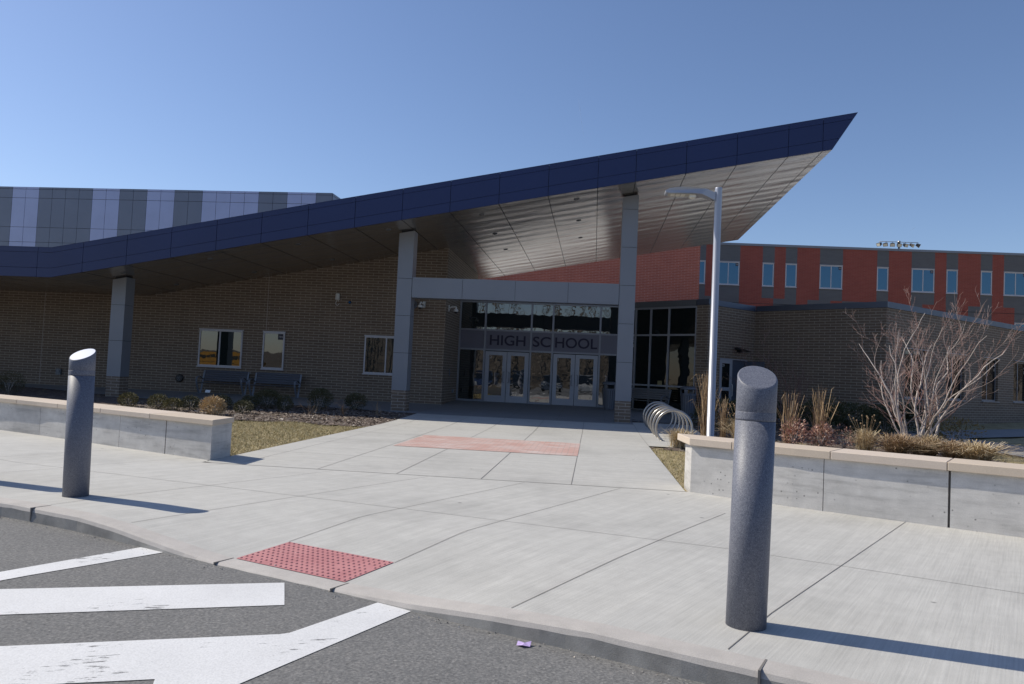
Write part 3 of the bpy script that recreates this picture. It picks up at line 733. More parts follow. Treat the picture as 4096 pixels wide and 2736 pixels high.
ins = [A0-gn*.25, A1-gn*.2-ru*-.25, A2-rn*.25+ru*.3, A3-bn*.25+wu*.2, A4-wnn*.25]
cop = [(A0, A1, gn, gu, 0, 0), (A1, A2, rn, ru, 0, 0), (A2, A3, bn, bu, 0, 0), (A3, A4, wnn, wu, 0, 0)]
mb2 = MB()
for k, (a, b, n_, u_, _, _) in enumerate(cop):
    L = (b-a).length; e0 = e if k in (1, 3) else 0; e1 = e if k in (0, 2) else 0
    s0 = -e if k == 2 else (-e0 if k else 0); en = L+(e1 if k in (0, 2) else (e if False else 0))
    if k == 1: en = L-e
    tgt = mb2 if k in (1, 3) else mb
    if k == 0:
        mb.obox(a+u_*s0+Zv*(ZT-.02)+n_*(e), u_*(PX-s0-.02), -n_*.3, Zv*.235, 2)
        mb.obox(a+u_*PX+Zv*ZT+n_*e, u_*(en-PX), -n_*.3, Zv*.215, 0)
    elif k == 2: tgt.obox(a+u_*(e+.003)+Zv*ZT+n_*e, u_*(L-.003), -n_*.3, Zv*.215, 0)
    elif k == 1: tgt.obox(a+u_*.0+Zv*ZT+n_*(e-.003), u_*(L-.05), -n_*.3, Zv*.214, 0)
    else: tgt.obox(a-u_*.0+Zv*ZT+n_*(e-.003), u_*L, -n_*.3, Zv*.214, 0)
cp_ = mb.build('roof_edge', [NAVY, NAVY, COPE], LW); mb2.build('roof_edge', COPEM, LW)
mb = MB(); mb.face([A0+Zv*4.5, A1+Zv*4.5, A2+Zv*4.5, A2+V((-6, 6, 4.5))]); mb.face([A2+Zv*4.5, A3+Zv*4.5, A4+Zv*4.5, A4+V((-8, 8, 4.5)), A2+V((-6, 6, 4.5))]); mb.build('roof', ROOFW, LW)
# glazed corner
mb = MB(); gm = [0.0, .42, 1.17, 2.04, PX]; gb = lambda a, b, z0, z1, d=.10: mb.obox(A0+gu*a+gn*.02+Zv*z0, gu*(b-a), -gn*d, Zv*(z1-z0))
for x in gm[1:]: gb(x-.045, x+.035 if x < PX else x, .2, 4.38)
for a, b in zip(gm, gm[1:]):
    for z_, h_ in ((.26, .10), (1.27, .065), (3.27, .07), (4.34, .07)): gb(a+(.035 if a else 0), b-.045, z_-h_/2, z_+h_/2, .09)
GW = mb.build('glazed_corner', FRAMED, LW)
for a, b in zip(gm, gm[1:]):
    for z0, z1 in ((.31, 1.24), (1.30, 3.235), (3.305, 4.305)):
        mb = MB(); mb.obox(A0+gu*(a+(.035 if a else 0))-gn*.02+Zv*z0, gu*(b-a-.045-(.035 if a else 0)), -gn*.02, Zv*(z1-z0)); mb.build('pane', GLD, GW)
mb = MB(); mb.obox(A0+gu*1.58-gn*.017+Zv*1.305, gu*.21, gn*.004, Zv*.16); mb.build('window_card', YEL, GW)
mb = MB(); add_text(mb, 'C', A0+gu*.22-gn*.018+Zv*3.0, gu, gn, None, .12, 0, .002); mb.build('vinyl_letter', NUM, GW); mb = MB(); add_text(mb, '30', A0+gu*.17-gn*.018+Zv*2.78, gu, gn, None, .13, 0, .002); mb.build('vinyl_letter', NUM, GW)
# doorway: closed leaf, open leaf
def rb(mb, a, b, z0, z1, d0=-.02, d1=-.09, mi=0): mb.obox(A1+ru*a+rn*d0+Zv*z0, ru*(b-a), rn*(d1-d0), Zv*(z1-z0), mi)
mb = MB(); rb(mb, .80, .84, .27, 2.45); rb(mb, 2.58, 2.62, .27, 2.45); rb(mb, .84, 2.58, 2.40, 2.45); DF = mb.build('door_frame', DOORM, LW)
mb = MB(); rb(mb, .845, 1.0, .28, 2.395, -.03, -.075); rb(mb, 1.50, 1.66, .28, 2.395, -.03, -.075); rb(mb, 1.0, 1.50, .28, .54, -.03, -.075); rb(mb, 1.0, 1.50, 1.20, 1.33, -.03, -.075); rb(mb, 1.0, 1.50, 2.25, 2.395, -.03, -.075)
D = mb.build('door', DOORM, LW)
for z0, z1 in ((.54, 1.20), (1.33, 2.25)): mb = MB(); rb(mb, 1.0, 1.50, z0, z1, -.045, -.06); mb.build('door_glass', GLD, D)
mb = MB(); p = A1+ru*1.60+rn*-.03; mb.tube([p+Zv*1.0, p+rn*.06+Zv*1.0, p+rn*.07+Zv*1.03, p+rn*.07+Zv*1.42, p+rn*.06+Zv*1.45, p+Zv*1.45], .013, 6); mb.build('handle', LED, D)
mb = MB(); add_text(mb, '29', A1+ru*1.02+rn*-.044+Zv*2.11, ru, rn, None, .11, 0, .002); mb.build('door_number', NUM, D)
mb = MB(); mb.obox(A1+ru*1.68-rn*.095+Zv*.28, ru*.90, rn*.006, Zv*2.115); rb(mb, 2.50, 2.545, .28, 2.38, .80, -.05); mb.build('door', DOORB, LW)['label'] = 'blue grey door leaf standing open'
mb = MB(); rb(mb, 1.68, 2.57, .268, .36, -.04, -.088); mb.build('floor_shadow', VOID, LW)  # black strip standing in for the floor shadow in the opening
mb = MB(); p = A1+ru*1.85+Zv*2.70; mb.obox(p, ru*.22, rn*.10, Zv*.09); mb.prism([p+rn*.10+ru*-.30+Zv*.10, p+rn*.10+ru*.52+Zv*.03, p+rn*.10+ru*.52+Zv*.07, p+rn*.10+ru*-.30+Zv*.19], rn*.2); mb.build('wall_light', BLACK, LW)
for k, (a, b) in enumerate(wh): window(LW, A3+wu*a+Zv*1.24, wu, wnn, b-a, 1.79, (.44,), .06, .05, .13, (FRAMED, GLR), sill=True, stick=True)

# --- tall red brick block behind the canopy
RBk = thing('red_brick_block', (0, 46.5, 0), 'plain red brick block seen between canopy soffit and lower roof', 'school wing')
mb = MB(); mb.prism([(-14, 45.3, 0), (6.22, 47.65, 0), (5.2, 58, 0), (-15, 56, 0)], (0, 0, 10.2)); mb.build('wall', RED, RBk)
mb = MB(); mb.prism([(-14.1, 45.2, 10.2), (6.28, 47.58, 10.2), (5.25, 58.1, 10.2), (-15.1, 56.1, 10.2)], (0, 0, .2)); mb.build('roof_edge', COPEL, RBk)
# --- three storey classroom wing
CWg = thing('classroom_wing', (9.71, 61, 0), 'three storey wing of red and grey brick stripes with blue reflecting windows', 'classroom wing')
an = R(3.3); cu3, cn3 = V((math.cos(an), math.sin(an), 0)), V((math.sin(an), -math.cos(an), 0)); C0 = V((9.71, 61, 0))
GC = [(-2.65, -1.30), (-.40, 1.36), (3.11, 4.03), (4.89, 5.78), (7.53, 9.29), (11.92, 12.81), (14.54, 16.31), (17.18, 18.06), (19.77, 20.65), (21.52, 23.30), (25.0, 25.9), (27.6, 29.4)]
LOWG = [(-2.65, 1.36), (4.02, 5.78), (6.66, 8.42), (9.32, 12.81), (14.56, 15.42), (17.2, 18.06), (18.88, 20.65), (22.36, 25), (27, 29.4)]
def cmi(u_, z_):
    t = GC if z_ > 8.33 else LOWG
    return 1 if any(a < u_ < b for a, b in t) else 0
wins = [(-2.2, -1.33, 0, None), (-.38, 1.32, 1, '305'), (3.12, 3.99, 0, None), (4.90, 5.76, 0, None), (7.54, 9.28, 1, '304'), (11.92, 12.78, 0, None), (14.56, 16.28, 1, '303'), (17.2, 18.04, 0, None), (19.79, 20.63, 0, None), (21.52, 23.27, 1, '302'), (25.02, 25.88, 0, None), (27.62, 29.3, 1, None)]
mb = MB(); cuts = sorted({q for a, b in GC+LOWG for q in (a, b)}|{-26, 31})
holes = [(a, b, 9.28, 11.09) for a, b, _, _ in wins]+[(22.37, 24.1, 5.35, 7.16)]
wall_grid(mb, C0, cu3, cn3, list(cuts), [0, 8.33, 12.42], holes, cmi, .06)
e_ = C0+cu3*31; mb.face([e_, e_-cn3*14, e_-cn3*14+Zv*12.42, e_+Zv*12.42], 0)
mb.build('wall', [REDF, GREYB], CWg)
mb = MB(); mb.obox(C0-cu3*26+cn3*.06+Zv*12.42, cu3*57.1, -cn3*.35, Zv*.18); mb.build('roof_edge', COPEL, CWg)
mb = MB(); mb.face([C0-cu3*26+Zv*12.45, C0+cu3*31+Zv*12.45, C0+cu3*31-cn3*14+Zv*12.45, C0-cu3*26-cn3*14+Zv*12.45]); mb.build('roof', DARKJ, CWg)
for a, b, dbl, sg in wins: window(CWg, C0+cu3*a+Zv*9.28, cu3, cn3, b-a, 1.81, (.5,) if dbl else (), .075, .06, .03, (FRAME, GLW), sg)
window(CWg, C0+cu3*22.37+Zv*5.35, cu3, cn3, 1.73, 1.81, (.5,), .075, .06, .03, (FRAME, GLW))
mb = MB(); mb.obox(C0-cu3*2+cn3*.0+Zv*7.87, cu3*33, cn3*.012, Zv*.03); mb.build('shelf_angle', DARKJ, CWg)
# --- gymnasium with striped metal panels
GY = thing('gymnasium', (-30, 50, 0), 'tall gymnasium clad in light blue and grey vertical metal panel stripes', 'gymnasium')
mb = MB(); mod = 1.0287; xe = -18.34; stripes = []
def gtype(k):   # panel index counted leftwards from the corner
    seq = [1]+[0]*2+[1]*2+[0]*4+[1]*2+[0]*2+[1]*2+[0]*2+[1]*4+[0]*2+[1]*4+[0]*2+[1]*2+[0]*4+[1]*2+[0]*2+[1]*4
    return seq[k] if k < len(seq) else (k//2) % 2
zr = [0, 4.2, 6.4, 9.34, 10.41, 12.52, 13.16, 13.33]; x = xe; k = 0
while x > -62:
    x0 = x-(1.14 if k == 0 else mod)
    for a, b in zip(zr, zr[1:]): mb.box(x0+.012, x-.012, 50, 50.04, a+.012, b-.012, gtype(k))
    x = x0; k += 1
mb.box(x, xe-.01, 50.03, 72, 0, 13.31, 2)
y = 50.05
for j in range(20):
    for a, b in zip(zr, zr[1:]): mb.box(xe-.02, xe+.02, y+.012, y+1.08, a+.012, b-.012, 1 if j % 5 < 2 else 0)
    y += 1.1
mb.build('wall', [GYML, GYMD, DARKJ], GY)
# --- floodlight mast far behind the wing
k15 = 1.55
def far(uq, zq): p = C0+cu3*uq; p.z = zq; c0 = V((0, 0, 1.45)); return c0+(p-c0)*k15
FP = far(13.55, 0); FM = thing('floodlight_mast', (FP.x, FP.y, 0), 'sports floodlight mast with seven lamps on a crossbar showing above the classroom roof', 'floodlight')
tz_ = far(13.55, 13.15).z
mb = MB(); mb.tube([(FP.x, FP.y, 0), (FP.x, FP.y, tz_+.1)], [.22, .12], 10); mb.build('pole', STEEL, FM)
a, b = far(12.06, 13.1), far(15.0, 13.1); a.z = b.z = tz_-.02
mb = MB(); mb.tube([a, b], .035, 6); mb.lathe((FP.x, FP.y, tz_-.12), [(.17, 0), (.17, .22)], 10); mb.build('crossbar', STEEL, FM)
for i in range(7):
    p = a+(b-a)*(i/6); ang = R(-60+i*22); d = V((math.sin(ang), -math.cos(ang), -.55)).normalized(); s_ = d.cross(Zv).normalized(); t_ = s_.cross(d)
    mb = MB(); c_ = p+V((0, 0, -.33)); mb.tube([p, c_], .03, 5)
    q0 = [c_-d*.25+s_*x_*.13+t_*z_*.13 for x_, z_ in ((-1, -1), (1, -1), (1, 1), (-1, 1))]; q1 = [c_+d*.22+s_*x_*.27+t_*z_*.2 for x_, z_ in ((-1, -1), (1, -1), (1, 1), (-1, 1))]
    mb.raw(q0+q1, [(3, 2, 1, 0), (4, 5, 6, 7), (0, 1, 5, 4), (1, 2, 6, 5), (2, 3, 7, 6), (3, 0, 4, 7)], 1)
    mb.face([c_+d*.225+s_*x_*.23+t_*z_*.17 for x_, z_ in ((-1, -1), (1, -1), (1, 1), (-1, 1))], 2); mb.build('floodlight', [STEEL, BLACK, LED], FM)

# ------------------------------------------------------------------ low concrete walls with cap stones
def low_wall(P, zt, label, spans, thick=.56, ch=.085, end_dir=None):
    """P runs from the end at the walk outwards; the camera side is the front"""
    o = thing('low_wall', (P[0][0], P[0][1], 0), label, 'low wall')
    pts = [V((x, y, 0)) for x, y in P]; L = [0]
    for a, b in zip(pts, pts[1:]): L.append(L[-1]+(b-a).length)
    def at(s):
        for i in range(len(pts)-1):
            if s <= L[i+1]+1e-9: t = (s-L[i])/(L[i+1]-L[i]); return pts[i].lerp(pts[i+1], t)
        return pts[-1]
    sgn = 1 if P[1][0] > P[0][0] else -1
    def nb(s):
        a, b = at(max(0, s-.4)), at(min(L[-1], s+.4)); t = (b-a).normalized(); n_ = V((-t.y, t.x, 0))*sgn
        return n_
    def seg(name, s0, s1, f0, f1, z0, z1, mat, e=0):
        mb = MB(); n = max(2, int((s1-s0)/.3)); fr, bk = [], []
        for i in range(n+1):
            s_ = s0+(s1-s0)*i/n; p = at(s_); k = nb(s_)
            if s_ < .35 and end_dir is not None:
                w_ = max(0, 1-s_/.35); kk = (k*(1-w_)+V(end_dir)*w_); k = kk/ max(.5, kk.dot(k)) if kk.dot(k) > 0 else k
            fr.append(p+k*f0); bk.append(p+k*f1)
        if e:
            t = (fr[0]-fr[1]).normalized(); fr[0] = fr[0]+t*e; bk[0] = bk[0]+t*e
        fl = (lambda q: list(reversed(q))) if sgn > 0 else (lambda q: q)
        up = V((0, 0, 1))
        for i in range(n):
            a, b, c, d = fr[i], fr[i+1], bk[i+1], bk[i]
            mb.face(fl([a+up*z1, d+up*z1, c+up*z1, b+up*z1])); mb.face(fl([a+up*z0, a+up*z1, b+up*z1, b+up*z0])); mb.face(fl([d+up*z0, c+up*z0, c+up*z1, d+up*z1])); mb.face(fl([a+up*z0, b+up*z0, c+up*z0, d+up*z0]))
        for i, q in ((0, 0), (n, 1)):
            a, d = fr[i], bk[i]; f_ = [a+up*z0, d+up*z0, d+up*z1, a+up*z1]; mb.face(fl(f_ if not q else list(reversed(f_))))
        ob = mb.build(name, mat, o)
        if name == 'cap_stone':
            bv = ob.modifiers.new('b', 'BEVEL'); bv.width = .006; bv.segments = 1; bv.limit_method = 'ANGLE'; bv.angle_limit = R(40)
            me = ob.data; bm = bmesh.new(); bm.from_mesh(me); bmesh.ops.remove_doubles(bm, verts=bm.verts, dist=1e-4); bm.to_mesh(me); bm.free()
        return ob
    body, caps = spans
    for i, (a, b) in enumerate(zip(body, body[1:])): seg('wall_panel', a+((.012 if i % 2 else .004) if i else 0), b-(.004 if i % 2 else .012), 0, thick, -.05, zt-ch, WALLC)
    seg('wall_core', .05, body[-1], .035, thick-.03, -.05, zt-ch-.01, JOINT)
    for i, (a, b) in enumerate(zip(caps, caps[1:])): seg('cap_stone', a+(.003 if i else -.05), b-.003, -.055, thick+.055, zt-ch+.004, zt, CAPC)
    return o
wl_pts = [(-5.5, 10.6), (-7.53, 11.51), (-9.62, 12.48), (-10.81, 12.96), (-13.5, 14.0), (-17, 15.2), (-24, 17.6)]
low_wall(wl_pts, .592, 'long low concrete wall with pale stone cap left of the walk, ending beside the grass', ([0, 1.05, 2.22, 3.4, 4.6, 5.9, 8, 10.5, 13, 16, 19], [0, 1.40, 2.70, 3.98, 5.26, 6.5, 7.8, 9.1, 10.4, 11.7, 13, 16, 19]), .56, .082, (0, 1, 0))
wr_pts = [(1.33, 10.36), (2.315, 9.70), (2.75, 9.45), (3.91, 8.82), (4.55, 8.46), (6.5, 7.28), (9, 5.75), (14, 2.6)]
low_wall(wr_pts, .715, 'low concrete wall with thick pale stone cap right of the walk, behind the near bollard', ([0, .62, 1.70, 3.0, 4.3, 5.6, 7, 9, 11, 14], [0, .58, 1.78, 2.98, 4.18, 5.4, 6.6, 8, 10, 12, 14]), .56, .098, (0, 1, 0))

# ------------------------------------------------------------------ bollards
def bollard(loc, h, sx, sy_, label, r=.120, cap=GRAN, tilt=0.):
    o = thing('bollard', loc, label, 'bollard', 'slant topped bollards along the kerb')
    top = lambda x, y: h+sx*x+sy_*y
    mb = MB(); x, y, z = loc
    mb.lathe((x, y, z), [(r, -.05), (r, 1.235)], 48); mb.build('post', GRAN, o)
    mb = MB(); mb.lathe((x, y, z), [(r-.002, 1.235), (r-.002, 1.2385), (r+.0003, 1.239), (r+.0004, 1.248), (r+.0004, 1.285), (r, 1.288)], 48); mb.build('collar', GRAN, o)
    mb = MB(); mb.lathe((x, y, z), [(r-.0015, 1.286), (r-.0002, 1.288), (r-.0002, lambda a, b: top(a, b)-.010), (r-.004, lambda a, b: top(a, b)-.002), (r-.010, lambda a, b: top(a, b))], 48, 0, True, 0)
    mb.build('slanted_cap', cap, o); o.rotation_euler = (0, tilt, 0)
    return o
bollard((.974, 4.80, 0), 1.505, .022, .608, 'nearest grey speckled bollard with its slanted speckled top, in front of the right wall', .119, tilt=.015)
ob_ = bollard((-5.246, 7.36, 0), 1.458, .03, .537, 'grey speckled bollard with bright slanted top in front of the long left wall', .122, tilt=-.02)
for ch in ob_.children:
    if ch.name.startswith('slanted_cap'):
        ch.data.materials.append(SUNCAP); ch.data.polygons[-1].material_index = 1  # only this top is brighter: sun on it put into the material
bollard((-7.0, 7.90, 0), 1.458, .03, .537, 'bollard just outside the left edge of the photo, casting its shadow across the pavement', .122)

# ------------------------------------------------------------------ lamp post
LP = V((2.43, 16.08, 0))
o = thing('street_lamp', LP, 'slim grey lamp post with flat arm lamp reaching left in front of the canopy', 'street lamp')
mb = MB(); mb.lathe(LP, [(.115, 0), (.115, .02), (.078, .03), (.0715, 5.49), (.0715, 5.53), (.068, 5.54)], 28); mb.build('pole', LAMPM, o)
mb = MB(); hp = [(-.07, .02), (-.25, .085), (-.50, .118), (-.78, .112), (-1.02, .075), (-1.10, .03), (-1.085, -.01), (-1.0, -.025), (-.70, -.02), (-.52, -.02), (-.36, -.03), (-.20, -.09), (-.07, -.14)]
b_ = LP+V((0, 0, 5.40)); W2 = .15
ringf = lambda yy, k: [b_+V((x, yy*min(1, .28+abs(x)*1.9), z*k+(0 if z < 0 else 0))) for x, z in hp]
f1, f2 = ringf(-W2, 1), ringf(W2, 1); mid = [p+V((0, 0, .012 if hp[i][1] > .02 else 0)) for i, p in enumerate(ringf(0, 1))]
n = len(hp); mb.raw(f1+mid+f2, [(i, (i+1) % n, n+(i+1) % n, n+i) for i in range(n)]+[(n+i, n+(i+1) % n, 2*n+(i+1) % n, 2*n+i) for i in range(n)], 0, True)
mb.face(f1, 0); mb.face(list(reversed(f2)), 0); hd = mb.build('lamp_head', LAMPM, o)
mb = MB(); mb.box(b_.x-1.04, b_.x-.50, b_.y-.135, b_.y+.135, b_.z-.032, b_.z-.026); mb.build('lamp_plate', LAMPU, hd)
for i in range(3): mb = MB(); mb.box(b_.x-.985+i*.105, b_.x-.90+i*.105, b_.y-.10, b_.y+.10, b_.z-.037, b_.z-.0325); mb.build('led_module', LED, hd)
mb = MB(); mb.box(b_.x-.60, b_.x-.47, b_.y-.07, b_.y+.07, b_.z-.085, b_.z-.03); mb.lathe((b_.x-.535, b_.y, b_.z-.105), [(.02, 0), (.04, .02)], 12); mb.build('photocell', LED, hd)
mb = MB(); mb.obox(b_+V((-.085, -.05, -.15)), (.022, 0, 0), (0, .10, 0), (0, 0, .20)); mb.build('mount_plate', LAMPM, o)

# ------------------------------------------------------------------ bike rack
o = thing('bike_rack', (1.98, 20.8, .02), 'spiral bike rack of six round steel hoops on the concrete pad', 'bike rack')
mb = MB(); rr, zc_ = .425, .335; a0 = math.asin(-(zc_)/rr)
for k in range(1):
    pts = []
    for i in range(41):
        an_ = math.pi-a0+0-(math.pi-2*a0)*i/40; pts.append((rr*math.cos(an_), .17-.34*0-.10*(i/40-.5), zc_+rr*math.sin(an_)))
    mb.tube(pts, .0305, 12)
    for s_ in (0, -1):
        p = pts[s_]; mb.lathe((p[0], p[1], 0), [(.06, -.001), (.06, .012), (.034, .014)], 14)
h0 = mb.build('hoop', STEEL, o, True); h0.location = (0, -2.15, hz(18.65)-.02)
for k in range(1, 6): c_ = copy_tree(h0, parent=o); y_ = 18.65+k*.83; c_.location = (-.008*k, y_-20.8, hz(y_)-.02)
mb = MB()
for x in (-.275, .275): mb.box(1.98+x-.03, 1.98+x+.03, 18.45, 22.98, .0, .0) if False else None

# ------------------------------------------------------------------ litter bins
def litter_bin(loc, rz, label, slots=True):
    o = thing('litter_bin', loc, label, 'litter bin', 'slatted litter bins by the entrance', rz)
    mb = MB(); mb.lathe((0, 0, 0), [(.20, 0), (.22, .015), (.22, .06), (.20, .07)], 24); mb.build('base', BIN, o, True)
    mb = MB(); mb.lathe((0, 0, 0), [(.222, .06), (.272, .76)], 24); mb.build('liner', VOID, o, True)
    mb = MB(); ns = 20
    for i in range(ns):
        a, b = 2*math.pi*(i+.09)/ns, 2*math.pi*(i+.91)/ns
        def q(an_, r, z): return V((r*math.cos(an_), r*math.sin(an_), z))
        lo = [q(a, .235, .07), q(b, .235, .07), q(b, .243, .07), q(a, .243, .07)]; hi = [q(a, .285, .77), q(b, .285, .77), q(b, .293, .77), q(a, .293, .77)]
        mb.raw(lo+hi, [(0, 1, 2, 3), (7, 6, 5, 4), (3, 2, 6, 7), (1, 0, 4, 5), (2, 1, 5, 6), (0, 3, 7, 4)])
    mb.lathe((0, 0, 0), [(.232, .06), (.246, .06), (.246, .085), (.234, .085)], 24); mb.lathe((0, 0, 0), [(.284, .745), (.297, .745), (.297, .785), (.285, .785)], 24)
    mb.build('slatted_body', BIN, o, True)
    mb = MB()
    for i in range(4):
        a = math.pi/4+i*math.pi/2
        for j in range(3):
            t0, t1 = a-.22+j*.147, a-.22+(j+1)*.147; p = [V((.297*math.cos(t), .297*math.sin(t), 0)) for t in (t0, t1)]
            qn = [x_*.9 for x_ in p]; mb.raw([p[0]+V((0, 0, .785)), p[1]+V((0, 0, .785)), qn[1]+V((0, 0, .785)), qn[0]+V((0, 0, .785)), p[0]+V((0, 0, 1.0)), p[1]+V((0, 0, 1.0)), qn[1]+V((0, 0, 1.0)), qn[0]+V((0, 0, 1.0))], [(0, 1, 5, 4), (2, 3, 7, 6), (1, 2, 6, 5), (3, 0, 4, 7)])
    mb.lathe((0, 0, 0), [(.27, .965), (.30, .965), (.30, 1.01), (.285, 1.045), (.22, 1.075), (.10, 1.09), (.01, 1.092)], 28)
    mb.lathe((0, 0, 0), [(.275, .78), (.297, .78), (.297, .82), (.275, .82)], 24)
    mb.build('hood', BIN, o, True); return o
litter_bin((.66, 30.15, hz(30.1)), 0, 'slatted litter bin half hidden by the right column at the doors')
litter_bin((3.52, 28.86, hz(28.9)), R(20), 'slatted litter bin standing at the brick pier beside the bench')

# ------------------------------------------------------------------ benches
def bench(loc, rz, label, slat, frame, Ln=1.78):
    o = thing('bench', loc, label, 'bench', 'metal slat benches by the walls', rz); X = (1, 0, 0)
    mb = MB()
    for i in range(5): mb.box(-Ln/2+.03, Ln/2-.03, -.30+i*.085, -.225+i*.085, .425-.006*i, .445-.006*i)
    mb.build('seat', slat, o, True)
    mb = MB()
    for i in range(5):
        t = i*.085+.02; a = V((0, .145+t*.30, .47+t)); d = V((0, .285, .955))
        mb.obox(a+V((-Ln/2+.03, 0, 0)), (Ln-.06, 0, 0), d*.077, V((0, .02, -.006)))
    mb.build('backrest', slat, o, True)
    for s_ in (-1, 1):
        x = s_*Ln/2; mb = MB(); P = lambda L_: [(x, y, z) for y, z in L_]
        mb.strap(P([(-.10, .0), (-.15, .10), (-.25, .25), (-.33, .42), (-.345, .53), (-.31, .615), (-.22, .66), (-.10, .655), (.02, .61), (.16, .54)]), X, .065, .016)
        mb.strap(P([(.0, .0), (.045, .14), (.09, .28), (.12, .42), (.16, .54), (.205, .72), (.25, .885)]), X, .065, .016)
        mb.strap(P([(-.33, .415), (-.1, .405), (.12, .40)]), X, .05, .014)
        mb.box(x-.04, x+.04, -.17, .06, .0, .012); mb.build('side_frame', frame, o, True)
    return o
b1 = bench((-14.06, 27.72, hz(27.7)), 0, 'dark slatted bench on the left under the double window', BENCH, BENCHF)
bench((-11.96, 27.70, hz(27.7)), 0, 'dark slatted bench under the narrow window numbered 101', BENCH, BENCHF)
bench((2.07, 29.95, hz(30)), -math.atan2(2.47, 2.87), 'pale slatted bench before the dark glazed corner, behind the bike rack', BENCHL, BENCHF, 1.85)

# ------------------------------------------------------------------ fixtures on the walls
def camera_dome(loc, out, label):
    o = thing('security_camera', loc, label, 'camera', 'white dome cameras on the brick wall'); p = V(loc); n_ = unit(out); s_ = V((-n_.y, n_.x, 0))
    mb = MB(); mb.obox(p-s_*.05+V((0, 0, -.10)), s_*.10, n_*.02, (0, 0, .24)); mb.tube([p+V((0, 0, .0)), p+n_*.12+V((0, 0, .06)), p+n_*.27+V((0, 0, .075)), p+n_*.30+V((0, 0, .05)), p+n_*.30+V((0, 0, -.02))], [.03, .03, .032, .034, .034], 10); mb.build('bracket', WHITE, o)
    mb = MB(); mb.lathe(p+n_*.30+V((0, 0, -.12)), [(.075, 0), (.085, .005), (.088, .08), (.06, .105)], 20); mb.build('housing', WHITE, o)
    mb = MB(); mb.lathe(p+n_*.30+V((0, 0, -.185)), [(.005, 0), (.045, .015), (.068, .045), (.072, .066)], 18); mb.build('dome', BLACK, o)
camera_dome((-6.50, 28.2, 3.92), (-.3, -1, 0), 'white dome camera on the front brick wall beside the middle column')
camera_dome((-5.66, 28.75, 3.87), (1, -.15, 0), 'white dome camera on a bracket arm on the brick return wall by the doors')
o = thing('horn_speaker', (-6.88, 28.2, 3.9), 'grey round horn speaker on the brick wall, half behind the middle column', 'speaker')
mb = MB(); p = V((-6.88, 28.0, 3.9)); mb.tube([p+V((0, .2, 0)), p+V((0, .08, 0)), p+V((0, .02, 0)), p+V((0, -.06, 0)), p+V((0, -.07, 0))], [.05, .05, .08, .17, .175], 20, 0, False); mb.build('horn', BENCHF, o)
mb = MB(); mb.tube([p+V((0, .04, 0)), p+V((0, -.03, 0))], [.03, .045], 12); mb.build('driver', COPE, o)
o = thing('wireless_antenna', (-9.87, 28.2, 4.1), 'white cylindrical antenna with a cable loop high on the tan brick wall', 'antenna')
mb = MB(); mb.lathe((-9.868, 28.09, 4.0), [(.07, 0), (.092, .005), (.092, .03), (.08, .035), (.078, .20), (.06, .235), (.02, .24)], 20); mb.box(-9.90, -9.83, 28.12, 28.21, 4.03, 4.15); mb.build('housing', WHITE, o)
mb = MB(); mb.tube([(-9.885, 28.1, 4.0), (-9.90, 28.1, 3.94), (-9.935, 28.12, 3.89), (-9.945, 28.14, 3.845), (-9.92, 28.16, 3.80), (-9.885, 28.17, 3.785), (-9.85, 28.18, 3.82), (-9.82, 28.195, 3.86)], .010, 6); mb.tube([(-9.835, 28.1, 4.0), (-9.835, 28.1, 3.93)], .016, 8); mb.build('cable', WHITE, o)
o = thing('blue_beacon', (-9.40, 28.2, 3.92), 'small round blue beacon light on the wall beside the white antenna', 'beacon')
mb = MB(); mb.tube([(-9.40, 28.2, 3.92), (-9.40, 28.16, 3.92)], .062, 20); mb.build('base', BLACK, o); mb = MB(); mb.tube([(-9.40, 28.16, 3.92), (-9.40, 28.13, 3.92), (-9.40, 28.11, 3.92)], [.045, .04, .02], 16); mb.build('lens', BLUEL, o)
o = thing('wall_inlet', (-16.08, 28.2, .72), 'round black inlet cover low on the brick wall between left column and bench', 'wall inlet')
mb = MB(); mb.tube([(-16.08, 28.2, .72), (-16.08, 28.15, .72), (-16.08, 28.13, .72)], [.155, .155, .13], 24); mb.build('cover', BLACK, o)
mb = MB()
for i in range(3): a = i*math.pi/3; mb.obox(V((-16.08, 28.122, .72))-V((math.cos(a)*.1, 0, math.sin(a)*.1)), (math.cos(a)*.2, 0, math.sin(a)*.2), (0, .01, 0), (-math.sin(a)*.012, 0, math.cos(a)*.012))
mb.build('spokes', COPE, o)
mb = MB(); mb.box(-21.26, -21.06, 28.12, 28.195, .62, .86); mb.box(-21.21, -21.11, 28.10, 28.12, .70, .82); tag(mb.build('outlet_box', COPE), 'small grey outlet box low on the brick wall behind the left bollard', 'outlet')
mb = MB(); mb.box(-5.655, -5.60, 30.15, 30.27, .61, .76); mb.box(-5.60, -5.585, 30.17, 30.25, .64, .74); tag(mb.build('outlet_box', BENCHF), 'small grey outlet box low on the brick return wall by the doors', 'outlet')
mb = MB(); mb.box(-5.655, -5.62, 29.41, 29.47, 1.28, 1.56); mb.box(-5.62, -5.612, 29.425, 29.455, 1.34, 1.40); tag(mb.build('intercom', BIN), 'narrow door intercom plate on the brick return wall left of the doors', 'intercom')
q = A3+wu*15.5; mb = MB(); mb.prism([q+Zv*.62, q+wu*.20+Zv*.62, q+wu*.12+Zv*.90], wnn*.12); mb.obox(q-wu*.04+Zv*.60, wu*.30, wnn*.05, Zv*.05); tag(mb.build('hose_bib', BLACK), 'small black hose fitting low on the tan wall below the right windows', 'hose bib')

